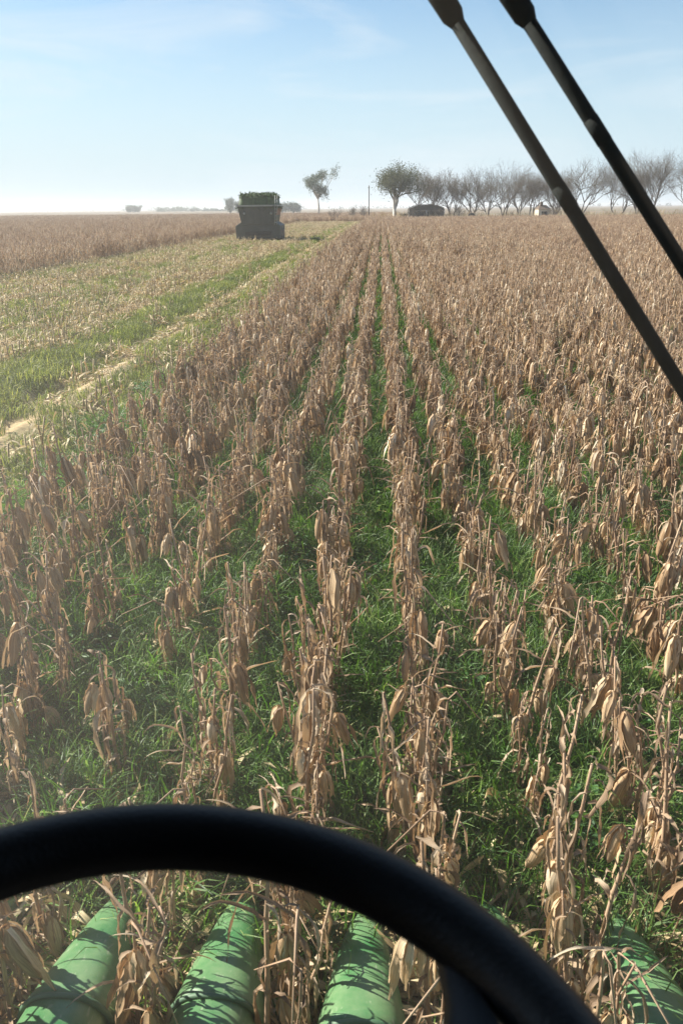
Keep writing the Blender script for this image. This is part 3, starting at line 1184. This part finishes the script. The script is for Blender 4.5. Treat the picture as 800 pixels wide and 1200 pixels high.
for i in range(170):                              # fringe along the whole far horizon
    px = rg.uniform(-10, 810)
    p = ground_at(px, 2300 + rg.uniform(-300, 300))
    leaf_cloud(rg, [p + Vector((0, 0, 1.5))], 14, 3.0, 5, g)
tag(obj('tree_belt', g.mesh('tree_belt', M_EUCA)), 'faint distant treeline running along the whole horizon', 'trees', kind='stuff')

for (px, Y, w, h, lab) in [
    (392, 182, 3.2, 3.6, 'leafless shrub at the field edge below the lone eucalyptus'),
    (413, 205, 3.0, 4.0, 'leafless shrub left of the wooden utility pole'),
    (425, 200, 2.6, 4.2, 'leafless shrub touching the wooden utility pole'),
    (484, 180.5, 3.6, 3.6, 'leafless shrub in front of the left end of the barrel-roofed shed'),
    (515, 180.8, 3.4, 3.2, 'leafless shrub in front of the right end of the barrel-roofed shed'),
    (536, 182, 4.0, 3.6, 'leafless shrub between the barrel-roofed shed and the old tyre'),
    (648, 181, 3.6, 3.2, 'leafless shrub against the right side of the cream hut'),
]:
    p = ground_at(px, Y)
    wood, tw, tips = tree_geo(rg, h, 1.1, 3, .3, 4, .09, up=.9)
    root = empty('shrub', p, label=lab, cat='shrub')
    obj('trunk', wood.mesh('trunk', M_BARK), root)
    obj('crown', tw.mesh('crown', M_TWIG), root)
g = G()
for i in range(260):                              # rough scrub under the tree row
    px = rg.uniform(440, 815)
    p = ground_at(px, rg.uniform(181, 200))
    hh = rg.uniform(.6, 2.2)
    for _ in range(16):
        q = ribbon(rg, hh * rg.uniform(.7, 1.4), .09, 3, R(80), R(-10), .7, three=False)
        g.add(q, tr(p.x + rg.normal() * .8, p.y + rg.normal() * .8, 0) @ rotz(rg.uniform(0, 6.28)))
tag(obj('dry_scrub', g.mesh('dry_scrub', M_RES)), 'low dry scrub at the foot of the far tree row', 'scrub', kind='stuff')

# utility pole
p = ground_at(432, 205)
root = empty('utility_pole', p, label='thin wooden utility pole standing left of the olive tree', cat='pole')
g = G(); g.tube([(0, 0, -.3), (0.03, 0, 8.0)], [.15, .1], 8); obj('post', g.mesh('post', M_DARKWOOD), root)
g = G(); g.box((0, -.12, 7.5), (.45, .1, .12)); obj('crossarm', g.mesh('crossarm', M_DARKWOOD, False), root)

# ------------------------------------------------------------------ buildings
p = ground_at(499, 184)
root = empty('barrel_roofed_shed', p, label='low dark shed with rounded weathered roof among the bare trees', cat='shed')
W2, Ls = 3.9, 7.0
g = G()
prof = [(-W2 - .1, 2.3), (-W2 * .96, 2.85), (-W2 * .62, 3.3), (-W2 * .25, 3.5), (W2 * .25, 3.48), (W2 * .62, 3.25), (W2 * .98, 2.8), (W2 + .1, 2.3)]
for (a, b) in zip(prof[:-1], prof[1:]):
    g.quad((a[0], -.3, a[1]), (b[0], -.3, b[1]), (b[0], Ls, b[1]), (a[0], Ls, a[1]))
    g.quad((a[0], -.3, a[1] - .1), (a[0], Ls, a[1] - .1), (b[0], Ls, b[1] - .1), (b[0], -.3, b[1] - .1))
    g.quad((a[0], -.3, a[1] - .1), (b[0], -.3, b[1] - .1), (b[0], -.3, b[1]), (a[0], -.3, a[1]))
obj('roof', g.mesh('roof', M_THATCH, False), root)
g = G()
g.box((0, Ls - .2, 1.05), (2 * W2, .15, 2.1)); g.box((-W2, Ls / 2, 1.05), (.15, Ls - .4, 2.1)); g.box((W2, Ls / 2, 1.05), (.15, Ls - .4, 2.1))
gp = [(x, 0.05, z) for x, z in prof]
n0 = len(g.v)
g.v += [(x * .985, .05, z - .14) for x, _, z in gp]; g.u += [(0, 0)] * 8; g.f.append(tuple(range(n0, n0 + 8))); g.m.append(0)
obj('wall', g.mesh('wall', M_DARKWOOD, False), root)
for i in range(7):
    if i in (4, 5): continue
    g = G(); g.box((-W2 + .55 + i * 1.12, 0, .98), (1.04, .08, 1.9)); obj('panel', g.mesh('panel', M_DARKWOOD, False), root)
for i in range(3):
    g = G(); g.tube([(-W2 + i * W2, -.15, -.1), (-W2 + i * W2, -.15, 2.2)], .09, 6); obj('post', g.mesh('post', M_BARKPALE), root)
p = ground_at(479, 186)
root = empty('lean_to', p, label='low dark lean-to with pale roof edge left of the barrel-roofed shed', cat='shed')
g = G(); g.box((0, 1.5, .7), (3.6, 2.6, 1.4)); obj('wall', g.mesh('wall', M_DARKWOOD, False), root)
g = G(); g.box((0, 1.3, 1.5), (4.1, 3.3, .14), rotx(.06)); obj('roof', g.mesh('roof', M_THATCH, False), root)

p = ground_at(552, 181)
root = empty('old_tyre', p + Vector((0, 0, .85)), label='big old tyre standing upright at the field edge right of the shed', cat='tyre')
g = G(); g.tube([(math.cos(a) * .62, 0, math.sin(a) * .62) for a in np.linspace(0, 2 * math.pi, 25)], .24, 10, cap=False)
obj('tread', g.mesh('tread', M_TYRE), root)
g = G(); g.tube([(math.cos(a) * .4, 0, math.sin(a) * .4) for a in np.linspace(0, 2 * math.pi, 21)], .06, 8, cap=False)
obj('bead', g.mesh('bead', M_RIM), root)

p = ground_at(637, 183)
root = empty('cream_hut', p, .15, label='small cream plastered hut with dark opening and brown roof', cat='hut')
g = G()
g.box((-1.25, 0, 1.2), (.8, .2, 2.4)); g.box((1.05, 0, 1.2), (.6, .2, 2.4)); g.box((0, -.003, 2.15), (2.6, .2, .5)); g.box((-.1, .004, .3), (1.7, .2, .6))
g.box((-1.55, 1.5, 1.2), (.2, 2.8, 2.4)); g.box((1.25, 1.5, 1.2), (.2, 2.8, 2.4)); g.box((-.1, 2.95, 1.2), (3.0, .2, 2.4))
obj('wall', g.mesh('wall', M_CREAM, False), root)
g = G(); g.box((-.15, .3, 1.25), (1.7, .06, 1.3)); obj('window', g.mesh('window', M_DARK, False), root)
g = G()
a, b, c, d = (-1.8, -.35, 2.4), (1.5, -.35, 2.4), (1.5, 3.3, 2.4), (-1.8, 3.3, 2.4)
r1, r2 = (-1.0, 1.4, 3.3), (.7, 1.4, 3.3)
g.v = [a, b, c, d, r1, r2]; g.u = [(0, 0)] * 6; g.f = [(0, 1, 5, 4), (2, 3, 4, 5), (1, 2, 5), (3, 0, 4), (3, 2, 1, 0)]; g.m = [0] * 5
obj('roof', g.mesh('roof', M_BROWNROOF, False), root)
g = G(); g.box((-.6, 1.2, 3.5), (.6, .6, 1.0)); obj('chimney', g.mesh('chimney', M_BROWNROOF, False), root)
root.scale = (.85, .85, .95)


# ------------------------------------------------------------------ grain cart
p = ground_at(303, 77)
cart = empty('grain_cart', p, R(2), label='dark grey grain cart heaped with green load standing in the harvested strip', cat='grain cart')
Lc = 5.6
def prism(profile, y0, y1):
    """closed solid from an x-z outline"""
    g = G(); n = len(profile)
    g.v = [(x, y0, z) for x, z in profile] + [(x, y1, z) for x, z in profile]
    g.u = [(v[0], v[2]) for v in g.v]
    g.f = [tuple(range(n)), tuple(reversed(range(n, 2 * n)))] + [(i, (i + 1) % n + 0, (i + 1) % n + n, i + n) for i in range(n)]
    g.f = [f if i < 2 else (f[0], f[3], f[2], f[1]) for i, f in enumerate(g.f)]
    g.m = [0] * len(g.f)
    return g
bevel(obj('hopper', prism([(-1.52, 1.55), (1.52, 1.55), (1.85, 3.15), (-1.85, 3.15)], 0, Lc).mesh('hopper', M_CARTGREY, False), cart), .03)
for x in (-1.2, -.4, .4, 1.2):
    g = G(); g.box((x, -.035, 2.35), (.09, .07, 1.5)); obj('rib', g.mesh('rib', M_CARTGREY, False), cart)
g = G()
g.box((0, -.06, 3.2), (3.84, .12, .14)); g.box((0, Lc + .06, 3.2), (3.84, .12, .14))
g.box((-1.86, Lc / 2, 3.203), (.12, Lc, .14)); g.box((1.86, Lc / 2, 3.203), (.12, Lc, .14))
obj('rim', g.mesh('rim', M_RIM, False), cart)
def rail(x):
    g = G()
    g.box((x, Lc * .55, 2.55), (.06, Lc * .8, .95), tr(0, 0, 0)); return g
g = G()
for i in range(4):
    y0 = .6 + i * 1.25
    g = G(); g.v = [(1.50, y0, 1.95), (1.50, y0 + 1.15, 1.95), (1.84, y0 + 1.15, 3.1), (1.84, y0, 3.1), (1.56, y0, 1.93), (1.56, y0 + 1.15, 1.93), (1.9, y0 + 1.15, 3.08), (1.9, y0, 3.08)]
    g.u = [(0, 0)] * 8; g.f = [(0, 1, 2, 3), (7, 6, 5, 4), (0, 4, 5, 1), (1, 5, 6, 2), (2, 6, 7, 3), (3, 7, 4, 0)]; g.m = [0] * 6
    obj('side_panel', g.mesh('side_panel', M_RUST, False), cart)
# lower body, mudguards and wheels
bevel(obj('chassis', prism([(-2.1, .28), (2.1, .28), (2.14, 1.42), (1.6, 1.75), (-1.6, 1.75), (-2.14, 1.42)], .15, Lc - .6).mesh('chassis', M_CARTGREY, False), cart), .03)
g = G(); g.box((0, -.02, .75), (2.4, .3, .35)); obj('bumper', g.mesh('bumper', M_DARK, False), cart)
for sx in (-1, 1):
    for y0 in (1.6, 3.6):
        for dx in (1.35, 1.9):
            g = G(); prf = []
            g.tube([(sx * dx - .24, 0, 0), (sx * dx - .2, 0, 0), (sx * dx + .2, 0, 0), (sx * dx + .24, 0, 0)], [.62, .75, .75, .62], 24)
            if dx < 1.5 and y0 > 2: pass
            w = obj('wheel', g.mesh('wheel', M_TYRE), cart, tr(0, y0, .75))
            g = G(); g.tube([(sx * (dx + .0) - .25, 0, 0), (sx * dx + .25, 0, 0)], .3, 14); obj('rim', g.mesh('rim', M_RUST), w)
for x in (-1.22, 1.3):
    g = G(); g.tube([(x, -.05, 2.52), (x, -.13, 2.52)], [.11, .11], 12); obj('lamp', g.mesh('lamp', M_RIM), cart)
g = G()
for dx in (-.18, .18): g.tube([(1.72 + dx * .6, -.16, 1.5), (1.85 + dx * .6, -.16, 4.1)], .025, 6)
for i in range(8): g.tube([(1.62 + i * .017, -.16, 1.7 + i * .3), (1.84 + i * .017, -.16, 1.7 + i * .3)], .02, 5)
obj('ladder', g.mesh('ladder', M_RIM), cart)
g = G(); g.tube([(0, Lc - .7, .8), (0, Lc + 2.2, .7)], .1, 8); obj('drawbar', g.mesh('drawbar', M_CARTGREY), cart)
# heaped load: mound mesh plus leafy bits
g = G(); nxl, nyl = 19, 27
for j in range(nyl):
    for i in range(nxl):
        u, v = i / (nxl - 1), j / (nyl - 1)
        edge = min(1, 9 * min(u, 1 - u) + .45) * min(1, 14 * min(v, 1 - v) + .5)
        z = 3.1 + edge * (.94 + .08 * math.sin(u * 3.14)) + rg.normal() * .05
        if i in (0, nxl - 1) or j in (0, nyl - 1): z = 3.05
        g.v.append((-1.78 + 3.56 * u, .02 + (Lc - .04) * v, z)); g.u.append((u, v))
for j in range(nyl - 1):
    for i in range(nxl - 1):
        a = j * nxl + i; g.f.append((a, a + 1, a + nxl + 1, a + nxl)); g.m.append(0)
pts = [Vector(v) for v in g.v]
leaf_cloud(rg, pts, 8, .07, .2, g)
M_LOAD = leafmat('green_load', [(0.0, (0.02, 0.045, 0.015)), (0.5, (0.04, 0.08, 0.025)), (1.0, (0.07, 0.12, 0.04))], .1, tcol=(1, 1.1, .5))
load = obj('green_load', g.mesh('green_load', M_LOAD))
load.location = p; load.rotation_euler.z = R(2)
tag(load, 'heap of green fodder filling the top of the grain cart', 'load')


# ------------------------------------------------------------------ the combine we sit in
comb = empty('combine_harvester', (0, 0, 0), label='combine harvester seen from its seat: black steering wheel, wiper arms and green corn header', cat='combine')


def snout_mat():
    m, t, o = newmat('green_header_plastic')
    tco = nd(t, 'ShaderNodeTexCoord')
    n = nd(t, 'ShaderNodeTexNoise', Scale=5.0, Detail=6.0, Roughness=.65)
    t.links.new(tco.outputs['Object'], n.inputs['Vector'])
    n2 = nd(t, 'ShaderNodeTexNoise', Scale=60.0, Detail=3.0)
    mpn = nd(t, 'ShaderNodeMapping'); mpn.inputs['Scale'].default_value = (1, .12, 1)
    t.links.new(tco.outputs['Object'], mpn.inputs[0]); t.links.new(mpn.outputs[0], n2.inputs['Vector'])
    base = ramp(t, n.outputs['Fac'], [(0.3, (0.012, 0.12, 0.03)), (0.7, (0.028, 0.18, 0.05))])
    dust = ramp(t, n.outputs['Fac'], [(0.35, (0.06,) * 3), (0.65, (0.4,) * 3)])
    col = rgbmix(t, dust, base, (0.3, 0.3, 0.2))
    scr = ramp(t, n2.outputs['Fac'], [(0.62, (0,) * 3), (0.72, (0.35,) * 3)])
    col = rgbmix(t, scr, col, (0.4, 0.42, 0.32))
    p = nd(t, 'ShaderNodeBsdfPrincipled', Roughness=.4)
    p.inputs['Specular IOR Level'].default_value = .5
    t.links.new(col, p.inputs['Base Color'])
    t.links.new(p.outputs[0], o.inputs['Surface'])
    return m


M_SNOUT = snout_mat()
M_SEAM = plain('dark_green_edge', [(0.3, (0.03, 0.1, 0.05)), (0.7, (0.1, 0.17, 0.1))], 8, .6)


def arch(stations, n=18, th=.006):
    """open shell with arched section; stations = (y, zc, halfwidth, height)"""
    g = G()
    for (y, zc, hw, hh) in stations:
        for k in range(n + 1):
            a = math.pi * k / n
            c_, s_ = math.cos(a), math.sin(a)
            ex = 0.8
            g.v.append((-hw * math.copysign(abs(c_) ** ex, c_), y, zc + hh * abs(s_) ** ex)); g.u.append((k / n, y))
    m = n + 1
    for i in range(len(stations) - 1):
        for k in range(n):
            a = i * m + k
            g.f.append((a, a + 1, a + m + 1, a + m)); g.m.append(0)
    return g


for i, sx in enumerate([-1.085, -0.56, -0.04, 0.478, 1.0, -1.61, 1.53]):
    t0 = 2.50 + [0, .02, -.05, .0, -.03, 0, 0][i]
    root = obj('divider_snout', None, comb)
    root.location = (sx, 0, 0)
    st = []
    for j in range(15):
        q = j / 14
        hw = .014 + .152 * q ** .62
        st.append((t0 - .69 * q, .14 + .11 * q - .02, hw, .03 + .155 * q ** .7))
    o = obj('nose_cone', arch(st).mesh('nose_cone', M_SNOUT), root)
    m = o.modifiers.new('thickness', 'SOLIDIFY'); m.thickness = .008; m.offset = -1
    yb = t0 - .69
    # rolled lip at the cone's rear edge
    pts = []
    for k in range(19):
        a = math.pi * k / 18; c_, s_ = math.cos(a), math.sin(a)
        pts.append((-.168 * math.copysign(abs(c_) ** .8, c_), yb, .23 + .187 * abs(s_) ** .8))
    g = G(); g.tube(pts, .011, 8); obj('lip', g.mesh('lip', M_SEAM), root)
    # seam band across the cone
    q = .30; hw = .014 + .152 * q ** .62 + .003
    g = arch([(t0 - .69 * q, .12 + .11 * q, hw, .03 + .155 * q ** .7 + .003), (t0 - .69 * q - .018, .12 + .11 * q + .003, hw + .003, .03 + .155 * q ** .7 + .008)])
    obj('seam', g.mesh('seam', M_SEAM), root)
    for q in (.5, .86):                           # bolt heads along the cone
        hw = .014 + .152 * q ** .62; hh = .03 + .155 * q ** .7
        for ca in (-.62, .62):
            sa = math.sqrt(1 - ca * ca)
            c = Vector((hw * math.copysign(abs(ca) ** .8, ca), t0 - .69 * q, .12 + .11 * q + hh * sa ** .8))
            nn = Vector((ca, 0, sa))
            g = G(); g.tube([c - nn * .006, c + nn * .006], .009, 6); obj('bolt', g.mesh('bolt', M_SEAM, False), root)
    # hood behind, narrower and rising towards the machine
    st = [(yb + .12 - .8 * j / 8, .21 + .2 * j / 8, .145 + .01 * j / 8, .16 + .03 * j / 8) for j in range(9)]
    o = obj('hood', arch(st).mesh('hood', M_SNOUT), root)
    m = o.modifiers.new('thickness', 'SOLIDIFY'); m.thickness = .008; m.offset = -1
g = G(); g.box((0, 0.75, .55), (5.4, .5, .5)); o = bevel(obj('header_trough', g.mesh('header_trough', M_SNOUT, False), comb), .03)

# cab shell (outside the picture, it shades the wheel)
M_CAB = plain('cab_trim', [(0.3, (0.025, 0.025, 0.025)), (0.7, (0.04, 0.04, 0.038))], 5, .8)
M_CABG = plain('cab_green_paint', [(0.3, (0.02, 0.12, 0.03)), (0.7, (0.03, 0.16, 0.045))], 4, .4)
g = G(); g.box((0, -.24, 3.62), (2.75, 2.7, .16)); bevel(obj('cab_roof', g.mesh('cab_roof', M_CABG, False), comb), .04)
g = G(); g.box((0, -.05, 3.52), (2.2, 2.35, .04)); obj('headliner', g.mesh('headliner', M_CAB, False), comb)
g = G(); g.box((0, -.15, 1.36), (2.0, 2.1, .1)); obj('cab_floor', g.mesh('cab_floor', M_CAB, False), comb)
g = G(); g.box((0, -1.2, 2.45), (2.0, .08, 2.1)); obj('cab_rear_wall', g.mesh('cab_rear_wall', M_CAB, False), comb)
for sx in (-1, 1):
    g = G(); g.tube([(sx * 1.02, .93, 1.4), (sx * 1.06, 1.13, 3.54)], .045, 8); obj('cab_pillar', g.mesh('cab_pillar', M_CAB), comb)
    g = G(); g.box((sx * 1.0, -.6, 2.45), (.06, 1.15, 2.1)); obj('cab_side_panel', g.mesh('cab_side_panel', M_CAB, False), comb)
    g = G(); g.box((sx * 1.02, .45, 1.75), (.05, .95, .7)); obj('cab_door_panel', g.mesh('cab_door_panel', M_CAB, False), comb)


# windscreen: slightly bowed pane with a film of dust and a glare veil painted in at left
def ws_y(x, z, off=0.0):
    return .95 + (z - 1.4) * .094 - .07 * (x / 1.0) ** 2 + off
g = G(); nxw, nzw = 13, 9
for off in (0, .006):
    for j in range(nzw):
        for i in range(nxw):
            x = -1.0 + 2.0 * i / (nxw - 1); z = 1.42 + 2.1 * j / (nzw - 1)
            g.v.append((x, ws_y(x, z), z)); g.u.append((i / (nxw - 1), j / (nzw - 1)))
    break
for j in range(nzw - 1):
    for i in range(nxw - 1):
        a = j * nxw + i; g.f.append((a, a + 1, a + nxw + 1, a + nxw)); g.m.append(0)
m, t, o = newmat('dusty_glare_windscreen')
tco = nd(t, 'ShaderNodeTexCoord')
n = nd(t, 'ShaderNodeTexNoise', Scale=3.0, Detail=7.0, Roughness=.6)
t.links.new(tco.outputs['Object'], n.inputs['Vector'])
fac = ramp(t, n.outputs['Fac'], [(0.3, (0.018,) * 3), (0.7, (0.045,) * 3)])
trn = nd(t, 'ShaderNodeBsdfTransparent'); trn.inputs[0].default_value = (.97, .985, .98, 1)
dif = nd(t, 'ShaderNodeBsdfDiffuse'); dif.inputs[0].default_value = (.8, .74, .66, 1)
trl = nd(t, 'ShaderNodeBsdfTranslucent'); trl.inputs[0].default_value = (.8, .74, .66, 1)
m1 = nd(t, 'ShaderNodeMixShader', Fac=.6)
t.links.new(dif.outputs[0], m1.inputs[1]); t.links.new(trl.outputs[0], m1.inputs[2])
sg = nd(t, 'ShaderNodeTexGradient', gradient_type='SPHERICAL')  # bright veil of glare, painted as extra film density around the left side
smp = nd(t, 'ShaderNodeMapping')
smp.inputs['Location'].default_value = (.95 / .95, 0, -2.75 / 1.5)
smp.inputs['Scale'].default_value = (1 / .95, 0, 1 / 1.5)
t.links.new(tco.outputs['Object'], smp.inputs[0]); t.links.new(smp.outputs[0], sg.inputs[0])
ad = nd(t, 'ShaderNodeMath', operation='MULTIPLY_ADD')
t.links.new(sg.outputs['Fac'], ad.inputs[0]); ad.inputs[1].default_value = .17
t.links.new(fac, ad.inputs[2])
fac = ad.outputs[0]
m2 = nd(t, 'ShaderNodeMixShader')
t.links.new(fac, m2.inputs[0]); t.links.new(trn.outputs[0], m2.inputs[1]); t.links.new(m1.outputs[0], m2.inputs[2])
t.links.new(m2.outputs[0], o.inputs['Surface'])
obj('windscreen', g.mesh('windscreen', m), comb)

# wiper: two parallel arms outside the glass
M_WIPER = plain('black_wiper_paint', [(0.3, (0.009, 0.012, 0.012)), (0.7, (0.02, 0.024, 0.023))], 12, .85, spec=.12, bump=.15, bscale=90)


def on_glass(px, py, off):
    """point where the sight line through a pixel meets the windscreen"""
    d = B @ Vector(((px - 400) / FPX, (600 - py) / FPX, -1))
    s = 1.0
    for _ in range(30):
        P_ = EYE + d * s
        s += (ws_y(P_.x, P_.z, off) - P_.y) / d.y
    return EYE + d * s


wiper = obj('windshield_wiper', None, comb)
for (a, b, ext) in (((519, 0), (790, 441), .12), ((603, 0), (790, 296), .3)):
    P0, P1 = on_glass(*a, .05), on_glass(*b, .05)
    d = (P1 - P0).normalized()
    up_ = P0 - d * .32
    end = P1 + d * ext
    g = G(); g.tube([P0 - d * .02, P0 + (P1 - P0) * .5, end], [.0092, .0096, .0099], 12); obj('arm', g.mesh('arm', M_WIPER), wiper)
    g = G(); g.tube([up_, P0 - d * .01, P0 + d * .022, P0 + d * .034], [.018, .0155, .0145, .0096], 12); obj('sleeve', g.mesh('sleeve', M_WIPER), wiper)
    c = P0 + (P1 - P0) * .5
    g = G(); g.tube([c - d * .018, c + d * .018], [.0101, .0101], 12); obj('clip', g.mesh('clip', M_WIPER), wiper)
q0, q1 = on_glass(790, 441, .05) + Vector((.07, 0, -.11)), on_glass(790, 296, .05) + Vector((.17, 0, -.26))
g = G(); g.tube([Vector((.84, ws_y(.84, 3.1, .04), 3.1)), Vector((.84, ws_y(.84, 1.8, .04), 1.8))], .014, 8); obj('blade', g.mesh('blade', M_WIPER), wiper)

# steering wheel
mw, t, o = newmat('black_wheel_grip')
tco = nd(t, 'ShaderNodeTexCoord')
vn = nd(t, 'ShaderNodeTexVoronoi', Scale=420.0)
t.links.new(tco.outputs['Object'], vn.inputs['Vector'])
bm = nd(t, 'ShaderNodeBump', Strength=.25, Distance=.001)
t.links.new(vn.outputs['Distance'], bm.inputs['Height'])
pb = nd(t, 'ShaderNodeBsdfPrincipled', Roughness=.5)
pb.inputs['Base Color'].default_value = (.009, .009, .01, 1)
pb.inputs['Specular IOR Level'].default_value = .35
t.links.new(bm.outputs[0], pb.inputs['Normal']); t.links.new(pb.outputs[0], o.inputs['Surface'])
sw = obj('steering_wheel', None, comb)
cw = Vector((-.0821, .1623, 2.6116)); tt, ss = -.1195, .1365
nrm = Vector((math.sin(ss), -math.sin(tt) * math.cos(ss), math.cos(tt) * math.cos(ss)))
ax = Vector((0, 1, 0)).cross(nrm).normalized(); ay = nrm.cross(ax)
sw.matrix_local = Matrix.Translation(cw) @ Matrix((ax, ay, nrm)).transposed().to_4x4()
g = G()
nr, nt = 96, 24
for i in range(nr):
    a = 2 * math.pi * i / nr
    for k in range(nt):
        b = 2 * math.pi * k / nt
        rr = .2005 + .0192 * math.cos(b)
        g.v.append((rr * math.cos(a), rr * math.sin(a), .0192 * math.sin(b))); g.u.append((i / nr, k / nt))
for i in range(nr):
    for k in range(nt):
        g.f.append((i * nt + k, ((i + 1) % nr) * nt + k, ((i + 1) % nr) * nt + (k + 1) % nt, i * nt + (k + 1) % nt)); g.m.append(0)
obj('rim', g.mesh('rim', mw), sw)
for a in (R(22), R(158), R(270)):
    # spoke, flaring where it meets the rim
    g = G(); pts = []
    ca, sa = math.cos(a), math.sin(a)
    secs = [(.03, .05, .012), (.07, .038, .011), (.11, .034, .011), (.132, .036, .012), (.145, .042, .013), (.157, .062, .014), (.165, .088, .014), (.172, .115, .013)]
    for (r_, hw, th) in secs:
        for k in range(12):
            b = 2 * math.pi * k / 12
            u_, w_ = hw * math.cos(b), th * math.sin(b)
            g.v.append((ca * r_ - sa * u_, sa * r_ + ca * u_, w_ - .012 + .06 * max(0, (.12 - r_)) * -1)); g.u.append((r_, k / 12))
    for i in range(len(secs) - 1):
        for k in range(12):
            g.f.append((i * 12 + k, i * 12 + (k + 1) % 12, (i + 1) * 12 + (k + 1) % 12, (i + 1) * 12 + k)); g.m.append(0)
    obj('spoke', g.mesh('spoke', mw), sw)
g = G(); g.tube([(0, 0, -.06), (0, 0, -.02), (0, 0, .005)], [.05, .055, .045], 20); obj('hub', g.mesh('hub', mw), sw)
g = G(); g.tube([(0, 0, -.06), (0, .02, -.6), (0, .08, -1.2)], [.035, .05, .06], 14); obj('column', g.mesh('column', mw), sw)

# ------------------------------------------------------------------ air
m, t, o = newmat('haze')
vol = nd(t, 'ShaderNodeVolumePrincipled')
vol.inputs['Color'].default_value = (.97, .98, 1, 1)
vol.inputs['Density'].default_value = .0004
vol.inputs['Anisotropy'].default_value = .3
t.links.new(vol.outputs[0], o.inputs['Volume'])
g = G(); g.box((0, 3000, 8.2), (14400, 12400, 19.6))
tag(obj('haze', g.mesh('haze', m, False)), 'thin pale afternoon haze lying over the whole field', 'haze', kind='stuff')
